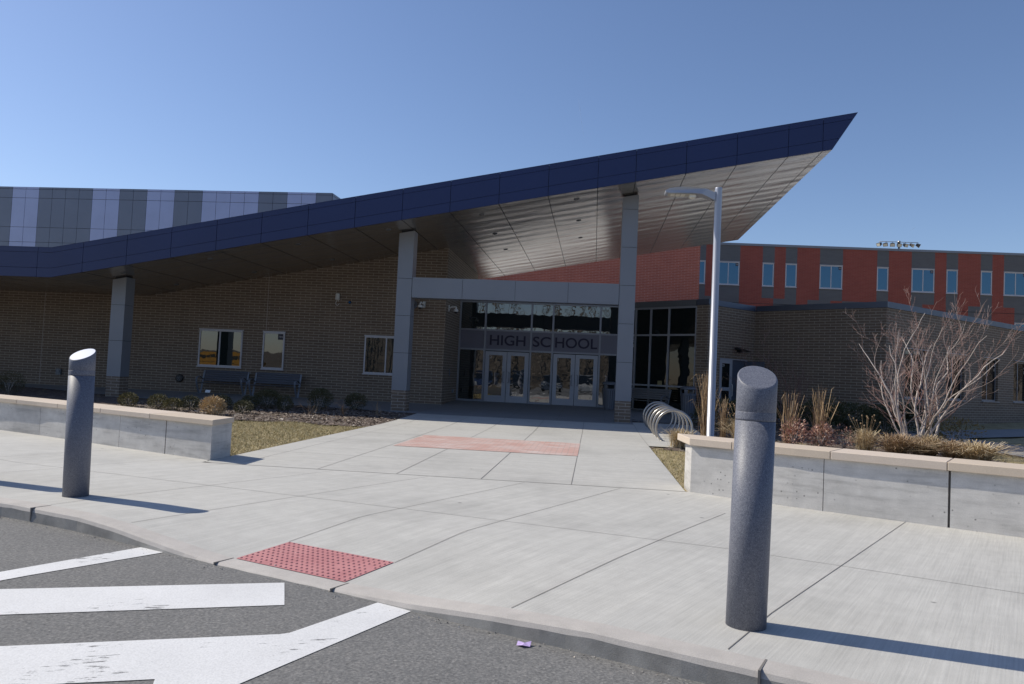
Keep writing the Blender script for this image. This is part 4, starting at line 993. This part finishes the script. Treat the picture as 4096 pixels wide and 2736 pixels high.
# ------------------------------------------------------------------ plants
def leaves(mb, n, size, fn, thin=.45):
    for _ in range(n):
        p, d = fn(); d = unit(d+V((random.gauss(0, .5), random.gauss(0, .5), random.gauss(0, .5)))); s_ = d.orthogonal(); s_.rotate(Matrix.Rotation(random.uniform(0, 6.28), 3, d)); s_ = s_.normalized()
        k = size*random.uniform(.6, 1.35); mb.raw([p-s_*k*thin*.5, p+d*k*.5-s_*k*thin*.3, p+d*k, p+d*k*.5+s_*k*thin*.5], [(0, 1, 2, 3)])
def bush(name, loc, r, h, label, cat, mat, n=1300, size=.06, group=None, lump=.16, spread=1):
    o = thing(name, loc, label, cat, group); mb = MB(); c = V(loc); lob = [(unit((random.gauss(0, 1), random.gauss(0, 1), random.gauss(0, .7))), random.uniform(-1, 1)) for _ in range(14)]
    def fn():
        d = unit((random.gauss(0, 1), random.gauss(0, 1), random.gauss(.15, .9))); rad = (random.random()**.28)
        k = 1+lump*sum(w*max(0, d.dot(v)-.55)*2.2 for v, w in lob)
        p = c+V((d.x*r*rad*k, d.y*r*rad*k, h*.5+d.z*h*.5*rad*k)); p.z = max(p.z, c.z+.01)
        return p, d+V((0, 0, .35))
    leaves(mb, n, size, fn); mb.build('foliage', mat, o)
    mb = MB()
    for i in range(6): a = i*1.05; mb.tube([c+V((0, 0, -.02)), c+V((math.cos(a)*r*.2, math.sin(a)*r*.2, h*.3)), c+V((math.cos(a)*r*.45, math.sin(a)*r*.45, h*.62))], [.012, .008, .004], 5)
    mb.build('stems', BARK, o); return o
GB = 'round boxwoods in the mulch bed left of the walk'
for (x, y, r, h, lab, m_, n) in (
    (-8.53, 23.2, .36, .72, 'tall dark boxwood, third from the middle column and largest of the three nearest it', LEAF, 2200),
    (-7.60, 23.85, .32, .52, 'dark round boxwood standing closest to the middle column', LEAF, 1700),
    (-9.95, 22.55, .40, .60, 'broad round dark boxwood in front of the right end of the bench numbered side', LEAF, 2400),
    (-9.25, 22.15, .27, .45, 'small dark boxwood tucked under the tall one', LEAF, 1100),
    (-10.35, 22.1, .26, .40, 'small pointed dark boxwood below the gap right of the second bench', LEAF, 1100),
    (-9.85, 20.65, .25, .36, 'low dark boxwood nearest the edge of the lit mulch', LEAF, 1000),
    (-10.95, 21.65, .27, .40, 'dark boxwood just right of and behind the bleached shrub', LEAF, 1200),
    (-11.45, 20.75, .28, .42, 'dark boxwood just left of the bleached shrub', LEAF, 1200),
    (-11.75, 20.35, .25, .38, 'bronze tinted boxwood peeping over the wall left of the bleached shrub', LEAFY, 1100),
    (-12.35, 20.6, .28, .42, 'bronze boxwood with pale tips over the middle of the left wall', LEAFY, 1200),
    (-13.45, 20.9, .28, .40, 'bronze boxwood with pale tips, leftmost of those in sunlight over the left wall', LEAFY, 1200),
    (-19.0, 23.0, .42, .72, 'dark boxwood alone at the far left beside the left photo edge', LEAF, 1500)):
    bush('boxwood', (x, y, hz(y)-.01), r, h, lab, 'shrub', m_, int(n*1.5), .042, GB)
bush('dead_boxwood', (-10.2, 19.75, 0), .29, .46, 'bleached dead tan shrub behind the end of the left wall', 'shrub', DEADL, 1500, .07, None, .3)
for i, (x, y, r, h, lab) in enumerate(((3.95, 24.6, .75, .85, 'dark evergreen shrub just right of the lamp post'), (4.95, 25.2, .72, .9, 'dark evergreen shrub below the door numbered 29, left of the near bollard'), (5.75, 25.9, .8, .95, 'dark evergreen shrub hidden mostly behind the near bollard'), (6.9, 24.9, .8, .95, 'dark evergreen shrub below the tan wall right of the near bollard'), (8.1, 25.1, .8, .92, 'dark evergreen shrub below the wall left of the bare shrub tree'), (9.25, 25.4, .78, .9, 'dark evergreen shrub behind the stems of the bare shrub tree'), (10.2, 26.2, .7, .95, 'rightmost dark evergreen shrub at the corner of the tan wing'))):
    bush('evergreen_shrub', (x, y, hz(y)-.03), r, h, lab, 'shrub', YEW, 2600, .085, 'dark evergreen shrubs below the tan wing', .5)
def tuft(name, loc, h, r, label, mat, n=420, group=None, heads=0, upright=.5, wid=.006):
    o = thing(name, loc, label, 'ornamental grass', group); mb = MB(); c = V(loc)
    for _ in range(n):
        a = random.uniform(0, 6.283); b0 = c+V((random.gauss(0, r*.14), random.gauss(0, r*.14), 0)); L = h*random.uniform(.55, 1.15); o_ = abs(random.gauss(0, 1))*(1-upright)*r*1.2; d = V((math.cos(a), math.sin(a), 0)); s_ = V((-d.y, d.x, 0))*wid*random.uniform(.5, 1.3)
        p1 = b0+d*o_*.30+V((random.gauss(0, .02), random.gauss(0, .02), L*.5)); p2 = b0+d*o_*.8+V((0, 0, L*.85)); p3 = b0+d*o_*1.35+V((0, 0, L*(1.0-.25*min(1, o_/r))))
        mb.raw([b0-s_, b0+s_, p1+s_, p1-s_, p2+s_*.7, p2-s_*.7, p3], [(0, 1, 2, 3), (3, 2, 4, 5), (5, 4, 6)])
    mb.build('blades', mat, o)
    if heads:
        mb = MB()
        for _ in range(heads):
            a = random.uniform(0, 6.283); k = random.uniform(.2, .9)*r; p = c+V((math.cos(a)*k, math.sin(a)*k, h*random.uniform(1.0, 1.6))); mb.tube([c+V((math.cos(a)*.05, math.sin(a)*.05, 0)), c.lerp(p, .6)+V((0, 0, h*.1)), p], [.004, .003, .002], 4)
            mb.lathe(p, [(.004, 0), (.016, .01), (.018, .025), (.006, .04)], 6)
        mb.build('seed_heads', STRAWB, o)
    return o
GT = 'dry grass tufts behind the right wall'
tuft('grass_tuft', (1.93, 17.3, 0), .42, .45, 'small straw tuft in front of the bike rack by the end of the right wall', STRAW, 420)
tuft('tall_grass', (3.0, 20.6, 0), 1.75, .42, 'tall straw grass leaning just left of the lamp post', STRAWB, 260, None, 0, .55)
tuft('tall_grass', (3.36, 20.2, 0), 1.1, .3, 'shorter brown grass right of the lamp post base', STRAWB, 120, None, 0, .6)
tuft('grass_tuft', (3.75, 19.6, 0), .62, .6, 'pale straw tuft with round seed heads left of the near bollard', STRAW, 700, GT, 26)
tuft('grass_tuft', (6.45, 18.9, 0), .55, .5, 'spiky pale straw tuft left of the bare shrub tree', STRAW, 420, GT, 14)
tuft('grass_tuft', (6.95, 18.3, 0), .50, .6, 'broad drooping brown tuft left of the shrub tree base', STRAWB, 480, GT, 0, .1, .009)
tuft('grass_tuft', (7.45, 18.2, 0), .44, .55, 'greyish tuft right at the front of the shrub tree stems', STRAWB, 380, GT, 0, .1, .008)
tuft('grass_tuft', (7.72, 18.5, 0), .52, .45, 'narrow pale tuft just right of the shrub tree base', STRAW, 330, GT, 0, .4, .008)
tuft('grass_tuft', (7.95, 17.8, 0), .44, .55, 'brown mound of grass second from the right end of the row', STRAWB, 480, GT, 0, .1, .009)
tuft('grass_tuft', (8.25, 17.4, 0), .48, .62, 'large tan mound of grass at the right end of the row', STRAW, 600, GT, 0, .1, .009)
GR = 'red twigged shrubs with grass behind the right wall'
for x, y, lab in ((4.98, 19.6, 'red leaved low shrub just right of the near bollard'), (5.58, 19.4, 'red leaved low shrub under the tall leaning grass stems')):
    bush('red_shrub', (x, y, 0), .30, .62, lab, 'shrub', REDL, 900, .07, GR, .4)
bush('red_shrub', (6.1, 19.3, 0), .34, .5, 'thin greyish red low shrub between red shrub and straw tufts', 'shrub', REDL, 260, .06, GR, .5)
tuft('tall_grass', (4.95, 19.8, 0), 1.35, .5, 'tall straw stems rising from the red shrub beside the bollard', STRAWB, 60, None, 0, .5, .008)
tuft('tall_grass', (5.62, 19.6, 0), 1.5, .5, 'tall straw stems arching from the second red shrub', STRAWB, 70, None, 0, .5, .008)
for x, y, h, lab in ((9.0, 21.4, .75, 'bronze green shrub with upright tips right of the shrub tree'), (9.65, 21.7, .8, 'bronze green shrub nearest the curved path on the right')):
    bush('bronze_shrub', (x, y, hz(y)), .48, h, lab, 'shrub', GREENY, 700, .08, 'bronze green shrubs by the path', .6)
for x, y, lab in ((-7.2, 21.6, 'thin dry perennial stalks in the mulch right of the boxwoods'), (-8.1, 21.3, 'dry branching stalks in the mulch in front of the tall boxwood'), (-6.3, 22.1, 'faint dry grass in the mulch beside the middle column')):
    tuft('dry_perennial', (x, y, hz(y)), .5, .5, lab, STRAWB, 16, 'dry stalks in the left mulch bed', 0, .2, .0035)
# bare shrub tree: stems and twigs
def bare(name, loc, H, spread, label, stems, seed, thick=.045, group=None, mats=None):
    mats = mats or (BARK, TWIG); rnd = random.Random(seed); o = thing(name, loc, label, 'tree', group); c = V(loc); st, tw = MB(), MB()
    def grow(p, d, L, r, lev):
        n_ = max(3, int(L/.22)); pts = [p]; q = p.copy(); dd = d.copy()
        for i in range(n_):
            dd = unit(dd+V((rnd.gauss(0, .17), rnd.gauss(0, .17), .06+rnd.gauss(0, .06)))); q = q+dd*L/n_; pts.append(q)
        rad = [max(.0026, r*(1-.78*i/n_)) for i in range(n_+1)]
        (st if lev == 0 else tw).tube(pts, rad, 6 if lev == 0 else 4, 0, False)
        if lev >= 3 or L < .16: return
        kids = {0: 6, 1: 5, 2: 2}[lev]
        for i in range(kids):
            f = rnd.uniform(.22, .98) if lev else .18+.8*(i+rnd.random()*.8)/kids; k = min(n_-1, int(f*n_)); pp = pts[k].lerp(pts[k+1], f*n_-k)
            dv = unit(pts[k+1]-pts[k]); sd = dv.orthogonal().normalized(); sd.rotate(Matrix.Rotation(rnd.uniform(0, 6.283), 3, dv))
            nd = unit(dv*1.0+sd*rnd.uniform(.45, .95)+V((0, 0, .15))); grow(pp, nd, L*rnd.uniform(.25, .60)*(1.1-.45*f), rad[k]*.55, lev+1)
    for i in range(stems):
        a = 6.283*i/stems+rnd.uniform(-.3, .3); lean = rnd.uniform(.05, .80)*spread; d = unit((math.cos(a)*lean, math.sin(a)*lean, 1)); p = c+V((math.cos(a)*.07*rnd.random()*3, math.sin(a)*.07*rnd.random()*3, -.03))
        grow(p, d, H*rnd.uniform(.72, 1.02)*(1.0-.25*lean), thick*rnd.uniform(.65, 1.1), 0)
    st.build('trunk', mats[0], o); tw.build('crown', mats[1], o); return o
bare('shrub_tree', (7.95, 19.7, 0), 4.15, 1.0, 'bare many stemmed shrub tree behind the right wall', 15, 5, .031)
bare('sapling', (5.95, 23.9, .08), 3.2, .9, 'thin bare sapling standing in the shade behind the near bollard', 7, 9, .018, None, (SAPB, SAPB))

# loose ground cover
def scatter(n, box, test, zf, fn, name, mat, label, cat):
    mb = MB(); k = 0
    while k < n:
        x, y = random.uniform(box[0], box[1]), random.uniform(box[2], box[3])
        if test(x, y): fn(mb, V((x, y, zf(x, y)))); k += 1
    return stuff(mb.build(name, mat), label, cat)
def chip(mb, p):
    a = random.uniform(0, 6.283); d = V((math.cos(a), math.sin(a), random.gauss(0, .25))).normalized(); s_ = V((-d.y, d.x, random.gauss(0, .3))); L, w = random.uniform(.02, .075), random.uniform(.006, .018)
    p = p+V((0, 0, .015)); mb.raw([p-d*L-s_*w, p+d*L-s_*w, p+d*L+s_*w, p-d*L+s_*w], [(0, 1, 2, 3)])
scatter(9000, (-14, -5.5, 17.6, 24.4), in_mulch, MX, chip, 'mulch_chips', CHIP, 'loose bark mulch chips in the bed left of the walk', 'mulch')
scatter(5000, (1.3, 11, 14.5, 28), in_mulch, MX, chip, 'mulch_chips', CHIP, 'loose bark mulch chips in the planting bed right of the walk', 'mulch')
def blade(mb, p):
    a = random.uniform(0, 6.283); h = random.uniform(.02, .055); s_ = V((math.cos(a), math.sin(a), 0))*random.uniform(.003, .006); t = V((random.gauss(0, .035), random.gauss(0, .035), h)); mb.raw([p-s_, p+s_, p+t*.6+s_*.6, p+t], [(0, 1, 2, 3)])
LZ = lambda x, y: hz(y)-.035+.012*math.sin(x*3.1+y*1.7)
scatter(34000, (-10.5, -5.5, 11.2, 19.2), lambda x, y: not in_mulch(x, y) and y > wall_y(x)+.6, LZ, blade, 'grass_blades', BLADE, 'short dormant grass blades left of the walk', 'grass')
scatter(7000, (1.28, 3.2, 10.9, 17), lambda x, y: not in_mulch(x, y) and y > wall_y(x)+.6, LZ, blade, 'grass_blades', BLADE, 'short dormant grass blades behind the end of the right wall', 'grass')
scatter(16000, (8.2, 16, 7.5, 22.5), lambda x, y: not in_mulch(x, y) and y > wall_y(x)+.6 and not (x > 9.7 and 23-(x-10)*1.35-1.2 < y), LZ, blade, 'grass_blades', BLADE, 'short dormant grass blades on the lawn at the right edge', 'grass')
# grit along the gutter and scraps
mb = MB()
for _ in range(1500):
    i = random.randrange(len(CBD)-1); p = CBD[i]
    if not -6.3 < p[0] < 3: continue
    q = V((p[0], p[1], ROADZ+.002))+offs[i]*(.20+abs(random.gauss(0, .035)))+V((random.uniform(-.07, .07), random.uniform(-.03, .03), 0)); k = random.uniform(.003, .010)
    v_ = [q+V((random.uniform(-k, k), random.uniform(-k, k), 0)) for _ in range(3)]+[q+V((0, 0, k*.9))]; mb.raw(v_, [(0, 1, 3), (1, 2, 3), (2, 0, 3)])
stuff(mb.build('gutter_grit', CHIP if False else islands('grit', [(.45, .4, .35), (.3, .25, .2), (.55, .52, .48), (.2, .15, .12)])), 'grit and leaf crumbs gathered along the gutter', 'debris')
mb = MB(); p = V((-.34, 4.50, ROADZ+.004)); mb.raw([p+V((-.045, -.01, .0)), p+V((-.01, -.035, .012)), p+V((.035, -.02, .002)), p+V((.04, .02, .022)), p+V((0, .03, .004)), p+V((-.04, .02, .018)), p+V((.0, .0, .015))], [(0, 1, 6), (1, 2, 6), (2, 3, 6), (3, 4, 6), (4, 5, 6), (5, 0, 6)]); tag(mb.build('paper_scrap', PAPER), 'crumpled lilac paper scrap lying on the asphalt', 'paper scrap')
mb = MB(); p = V((-.21, 4.635, ROADZ+.004)); mb.raw([p+V((-.03, 0, 0)), p+V((0, -.022, .012)), p+V((.035, 0, .004)), p+V((0, .024, .018)), p+V((0, 0, .002))], [(0, 1, 4), (1, 2, 4), (2, 3, 4), (3, 0, 4)]); tag(mb.build('dry_leaf', DRYLEAF), 'curled dry brown leaf at the foot of the kerb', 'leaf')
o = thing('plant_tag', (-12.8, 24.2, hz(24.2)), 'small white plant label on a wire stake in front of the left bench', 'plant tag')
p = V((-12.8, 24.2, hz(24.2))); mb = MB()
for s_ in (-.05, .05): mb.tube([p+V((0, 0, -.02)), p+V((s_*.3, 0, .12)), p+V((s_, .02, .30))], .004, 5)
mb.build('stake', BLACK, o); mb = MB(); mb.obox(p+V((-.085, .0, .28)), (.17, 0, .0), (0, .05, .085), (0, -.006, .004)); mb.build('plate', WHITE, o)
# contrails
for name, dirs, rad, lab in (('contrail', ((-.0353, .987, .3665), (-.026, .991, .316)), 7, 'thin white contrail above the blue canopy'), ('contrail', ((.413, 1.043, .218), (.405, 1.042, .2125)), 5, 'tiny white contrail near the floodlights at the right')):
    d0, d1 = V(dirs[0]), V(dirs[1]); mb = MB(); pts = [(d0.lerp(d1, i/8))*9000 for i in range(9)]; mb.tube(pts, [1.2]+[rad*(1-.6*i/8) for i in range(1, 8)]+[.6], 8); tag(mb.build(name, CLOUD), lab, 'contrail')

# ------------------------------------------------------------------ person in the doorway
def skin_mesh(name, verts, edges, mat, parent, sub=2):
    """verts: {key: ((x,y,z), radius)}; the first key is the root"""
    keys = list(verts); me = bpy.data.meshes.new(name); me.from_pydata([verts[k][0] for k in keys], [(keys.index(a), keys.index(b)) for a, b in edges], [])
    o = bpy.data.objects.new(name, me); COL.objects.link(o); sm = o.modifiers.new('s', 'SKIN'); sm.use_smooth_shade = True
    for i, k in enumerate(keys):
        d = me.skin_vertices[0].data[i]; r_ = verts[k][1]; d.radius = r_ if isinstance(r_, tuple) else (r_, r_); d.use_root = i == 0
    ss = o.modifiers.new('u', 'SUBSURF'); ss.levels = sub; ss.render_levels = sub; bpy.context.view_layer.update()
    nm = bpy.data.meshes.new_from_object(o.evaluated_get(bpy.context.evaluated_depsgraph_get())); nm.name = name; bpy.data.objects.remove(o); bpy.data.meshes.remove(me)
    nm.materials.append(mat); q = bpy.data.objects.new(name, nm); COL.objects.link(q); q.parent = parent; return q
PE = thing('person', (6.02, 30.40, hz(30.4)), 'person in mauve top and black trousers leaving the side door, mostly behind the near bollard', 'person', None, 0)
J = {'pelvis': ((0, 0, .95), (.15, .11)), 'waist': ((-.01, 0, 1.08), (.135, .10)), 'chest': ((-.02, 0, 1.28), (.16, .115)), 'neck0': ((-.02, 0, 1.45), (.07, .06)), 'neck': ((-.04, 0, 1.52), .052), 'head0': ((-.07, 0, 1.60), (.075, .085)), 'head1': ((-.06, 0, 1.70), (.078, .092)), 'crown': ((-.05, 0, 1.76), (.05, .06)), 'nose': ((-.165, 0, 1.635), .014)}
E_ = [('pelvis', 'waist'), ('waist', 'chest'), ('chest', 'neck0'), ('neck0', 'neck'), ('neck', 'head0'), ('head0', 'head1'), ('head1', 'crown'), ('head0', 'nose')]
legs = {'l': [(0, -.09, .90), (-.22, -.11, .50), (-.36, -.12, .09), (-.47, -.13, .035)], 'r': [(.02, .09, .90), (.06, .10, .48), (.27, .11, .10), (.17, .12, .035)]}
for k, P_ in legs.items():
    for i, (p_, r_) in enumerate(zip(P_, (.088, .06, .042, .036))): J[f'{k}{i}'] = (p_, r_)
    E_ += [('pelvis', k+'0'), (k+'0', k+'1'), (k+'1', k+'2'), (k+'2', k+'3')]
arms = {'a': [(-.02, -.19, 1.40), (-.03, -.25, 1.13), (-.24, -.20, .98), (-.31, -.18, .95)], 'b': [(-.02, .19, 1.40), (.03, .25, 1.12), (-.12, .24, .90), (-.17, .235, .85)]}
for k, P_ in arms.items():
    for i, (p_, r_) in enumerate(zip(P_, (.06, .043, .028, .033))): J[f'{k}{i}'] = (p_, r_)
    E_ += [('chest', k+'0'), (k+'0', k+'1'), (k+'1', k+'2'), (k+'2', k+'3')]
    h3, d_ = V(P_[3]), (V(P_[3])-V(P_[2])).normalized(); s_ = d_.cross(V((0, 0, 1))).normalized(); dn = s_.cross(d_)
    for f in range(4):
        o_ = s_*(-.024+.016*f); L_ = (.070, .078, .074, .058)[f]; J[f'{k}f{f}a'] = (tuple(h3+d_*.045+o_), .010); J[f'{k}f{f}b'] = (tuple(h3+d_*(.045+L_*.5)+o_*1.1-dn*.010), .0085); J[f'{k}f{f}c'] = (tuple(h3+d_*(.045+L_*.85)+o_*1.1-dn*.035), .0075)
        E_ += [(k+'3', f'{k}f{f}a'), (f'{k}f{f}a', f'{k}f{f}b'), (f'{k}f{f}b', f'{k}f{f}c')]
    J[f'{k}ta'] = (tuple(h3+s_*-.035+d_*.012-dn*.01), .011); J[f'{k}tb'] = (tuple(h3+s_*-.045+d_*.05-dn*.025), .009); E_ += [(k+'3', k+'ta'), (k+'ta', k+'tb')]
skin_mesh('body', J, E_, SKIN, PE)
K = {k: (p_, (r_+.012) if not isinstance(r_, tuple) else (r_[0]+.012, r_[1]+.012)) for k, (p_, r_) in J.items()}
sub = lambda ks: {k: K[k] for k in ks}
T = sub(['chest', 'waist', 'pelvis', 'neck0', 'a0', 'a1', 'a2', 'b0', 'b1', 'b2']); T['neck0'] = ((-.02, 0, 1.43), .075)
skin_mesh('shirt', T, [('pelvis', 'waist'), ('waist', 'chest'), ('chest', 'neck0'), ('chest', 'a0'), ('a0', 'a1'), ('a1', 'a2'), ('chest', 'b0'), ('b0', 'b1'), ('b1', 'b2')], SHIRT, PE)
T = sub(['pelvis', 'l0', 'l1', 'l2', 'r0', 'r1', 'r2']); T['pelvis'] = ((0, 0, .96), (.158, .118))
for k in ('l1', 'r1', 'l2', 'r2'): T[k] = (T[k][0], T[k][1]+.022)
skin_mesh('trousers', T, [('pelvis', 'l0'), ('l0', 'l1'), ('l1', 'l2'), ('pelvis', 'r0'), ('r0', 'r1'), ('r1', 'r2')], PANTS, PE)
T = {'a': ((-.02, 0, 1.60), (.06, .09)), 'b': ((-.02, 0, 1.71), (.085, .10)), 'c': ((-.07, 0, 1.785), (.05, .06)), 'd': ((.02, 0, 1.52), .045)}
skin_mesh('hair', T, [('a', 'b'), ('b', 'c'), ('a', 'd')], HAIR, PE)
for k in ('l', 'r'):
    a_, b__ = V(legs[k][2]), V(legs[k][3]); T = {'a': ((a_.x+.02, a_.y, .05), .05), 'b': ((b__.x+.02, b__.y, .04), .042), 'c': ((b__.x-.07, b__.y, .032), .034)}
    skin_mesh('shoe', T, [('a', 'b'), ('b', 'c')], SHOE, PE, 1)

# ------------------------------------------------------------------ behind the camera: what the glass reflects
rw = random.Random(4); mb = MB()
def wtree(x, y, H):
    b = V((x, y, -.3)); top = b+V((rw.gauss(0, .6), rw.gauss(0, .6), H)); mb.tube([b, b.lerp(top, .5)+V((rw.gauss(0, .2), 0, 0)), top], [H*.014+.06, H*.009+.03, .02], 5, 0, False)
    for i in range(26):
        f = rw.uniform(.22, .97); p = b.lerp(top, f); a = rw.uniform(0, 6.28); L = H*rw.uniform(.12, .30)*(1.15-f); d = V((math.cos(a), math.sin(a), rw.uniform(.5, 1.3))).normalized()
        q = p+d*L; mb.tube([p, q], [.05*(1.2-f), .012], 3, 0, False)
        for j in range(4): g_ = rw.uniform(.3, 1); a2 = rw.uniform(0, 6.28); mb.tube([p.lerp(q, g_), p.lerp(q, g_)+V((math.cos(a2)*.7, math.sin(a2)*.7, rw.uniform(.3, 1.2)))*L*.3], [.018, .008], 3, 0, False)
for i in range(240): wtree(rw.uniform(-44, 110), -50-38*rw.random()**1.5, rw.uniform(10, 18))
for i in range(110): wtree(72+30*rw.random()**1.5, rw.uniform(-5, 80), rw.uniform(10, 17))
for i in range(2600):
    x, y = (rw.uniform(-46, 100), rw.uniform(-80, -49)) if i % 4 else (rw.uniform(71, 100), rw.uniform(-5, 80)); h_ = rw.uniform(1.5, 6); q = V((x, y, -.2)); mb.tube([q, q+V((rw.gauss(0, .5), rw.gauss(0, .3), h_))], [rw.uniform(.03, .09), .015], 3, 0, False)
hb = MB(); prof_ = [(-46, -.28), (-60, 1.2), (-78, 4.5), (-100, 8.5), (-140, 9)]
for (y0, z0), (y1, z1) in zip(prof_, prof_[1:]): hb.face([(-52-(z0+.28)*0, y0, z0), (220, y0, z0), (220, y1, z1), (-52, y1, z1)], 0, True)
hb.face([(-52, -46, -.28), (-52, -140, 9), (-75, -140, -.28)], 0, True)
for (y0, z0), (y1, z1) in zip([(-330, -.28), (-380, 7), (-420, 8)], [(-380, 7), (-420, 8), (-500, 8)]): hb.face([(-800, y0, z0), (-60, y0, z0), (-60, y1, z1+1), (-800, y1, z1)], 0, True)
for (x0, z0), (x1, z1) in zip([(68, -.28), (80, 1), (95, 4), (120, 8)], [(80, 1), (95, 4), (120, 8), (160, 9)]): hb.face([(x0, -46, z0), (x1, -46, z1), (x1, 100, z1), (x0, 100, z0)], 0, True)
struct(hb.build('backdrop_slope', ground_mat('backdrop_brown', (.05, .04, .03), (.09, .07, .05), (.13, .105, .075), .4, 6)))  # unseen slopes added as a dark backdrop for the glass reflections
stuff(mb.build('bare_woods', plain('wood_bark', (.17, .145, .12), .9)), 'leafless woods beyond the car park, seen only as reflections in the glass', 'woods')
def car(loc, rz, col, label, H=1.65, Ln=4.6):
    o = thing('parked_car', loc, label, 'car', 'cars reflected in the entrance glass', rz); pm = metalp('car_paint_'+label.split()[0]+label.split()[1], col, .25, .2); cg = MATS.get('car_glass') or glass('car_glass', (.01, .012, .015), 1.6, 0)
    k = Ln/4.6; prof = [(-2.25, .35), (-2.3, .75), (-2.2, .98), (-1.95, 1.05), (1.0, 1.02), (1.95, .92), (2.25, .78), (2.3, .5), (2.2, .32)]
    mb = MB(); mb.prism([(x*k, -.88, z) for x, z in prof], (0, 1.76, 0)); mb.build('body', pm, o, True)
    mb = MB(); lo = [(-1.95*k, 1.04), (1.15*k, 1.0)]; hi = [(-1.6*k, H-.06), (-1.0*k, H), (.1*k, H-.02), (.45*k, H-.12)]
    pr = [lo[0]]+hi+[lo[1]]; A = [V((x, -.82 if z < 1.1 else -.66, z)) for x, z in pr]; B = [V((x, .82 if z < 1.1 else .66, z)) for x, z in pr]; n_ = len(pr)
    mb.raw(A+B, [tuple(range(n_)), tuple(range(2*n_-1, n_-1, -1))]+[(i, i+1, n_+i+1, n_+i) for i in range(n_-1)]); mb.build('windows', cg, o, True)
    mb = MB(); mb.prism([(-1.55*k, -.63, H-.05), (-1.0*k, -.66, H+.015), (.1*k, -.66, H-.005), (.4*k, -.63, H-.09)], (0, 1.28, 0)); mb.build('roof', pm, o, True)
    for sx in (-1.4*k, 1.4*k):
        for sy_ in (-.80, .80): mb = MB(); mb.tube([(sx, sy_-.1, .33), (sx, sy_+.1, .33)], .33, 18, 0, True, False); w_ = mb.build('wheel', BLACK, o, True); mb = MB(); mb.tube([(sx, sy_-.108, .33), (sx, sy_+.108, .33)], .19, 12, 0, True, False); mb.build('rim', STEEL, w_, True)
    for sy_ in (-.62, .62): mb = MB(); mb.box(2.24*k, 2.29*k, sy_-.2, sy_+.2, .62, .76); mb.build('headlight', LED, o, True)
for i, (x, y, c_, l_) in enumerate(((-14.5, -11, (.6, .6, .6), 'white suv'), (-10.5, -11, (.03, .05, .12), 'navy suv'), (-7.2, -11.3, (.04, .045, .05), 'black suv'), (-4.0, -11, (.10, .12, .15), 'grey van'), (-.8, -10.8, (.45, .46, .45), 'silver suv'), (2.4, -11.2, (.55, .56, .56), 'pale suv'), (5.8, -11, (.05, .07, .11), 'blue suv'), (9.2, -11, (.3, .3, .31), 'grey sedan'))):
    car((x, y, ROADZ), R(90), c_, l_+' parked in the row behind the viewer, seen in the glass', 1.75)
o = thing('school_bus', (-62, -68, ROADZ), 'yellow school bus behind the viewer, seen in the left windows', 'bus', None, R(6)); YB = plain('bus_yellow', (.60, .30, .03), .4)
mb = MB(); mb.prism([(-5.5, -1.2, .55), (-5.5, -1.2, 2.95), (-5.2, -1.2, 3.1), (4.3, -1.2, 3.1), (4.6, -1.2, 2.9), (4.7, -1.2, 1.75), (5.9, -1.2, 1.6), (6.0, -1.2, .55)], (0, 2.4, 0)); mb.build('body', YB, o, True)
for i in range(9): mb = MB(); mb.box(-5.1+i*1.02, -4.2+i*1.02, -1.215, 1.215, 1.95, 2.6); mb.build('window', MATS['car_glass'], o, True)
mb = MB(); mb.box(-5.5, 5.9, -1.21, 1.21, 1.3, 1.38); mb.build('side_stripe', BLACK, o, True)
for x in (-3.6, 4.4):
    for y in (-1.05, 1.05): mb = MB(); mb.tube([(x, y-.15, .48), (x, y+.15, .48)], .48, 20, 0, True, False); mb.build('wheel', BLACK, o, True)
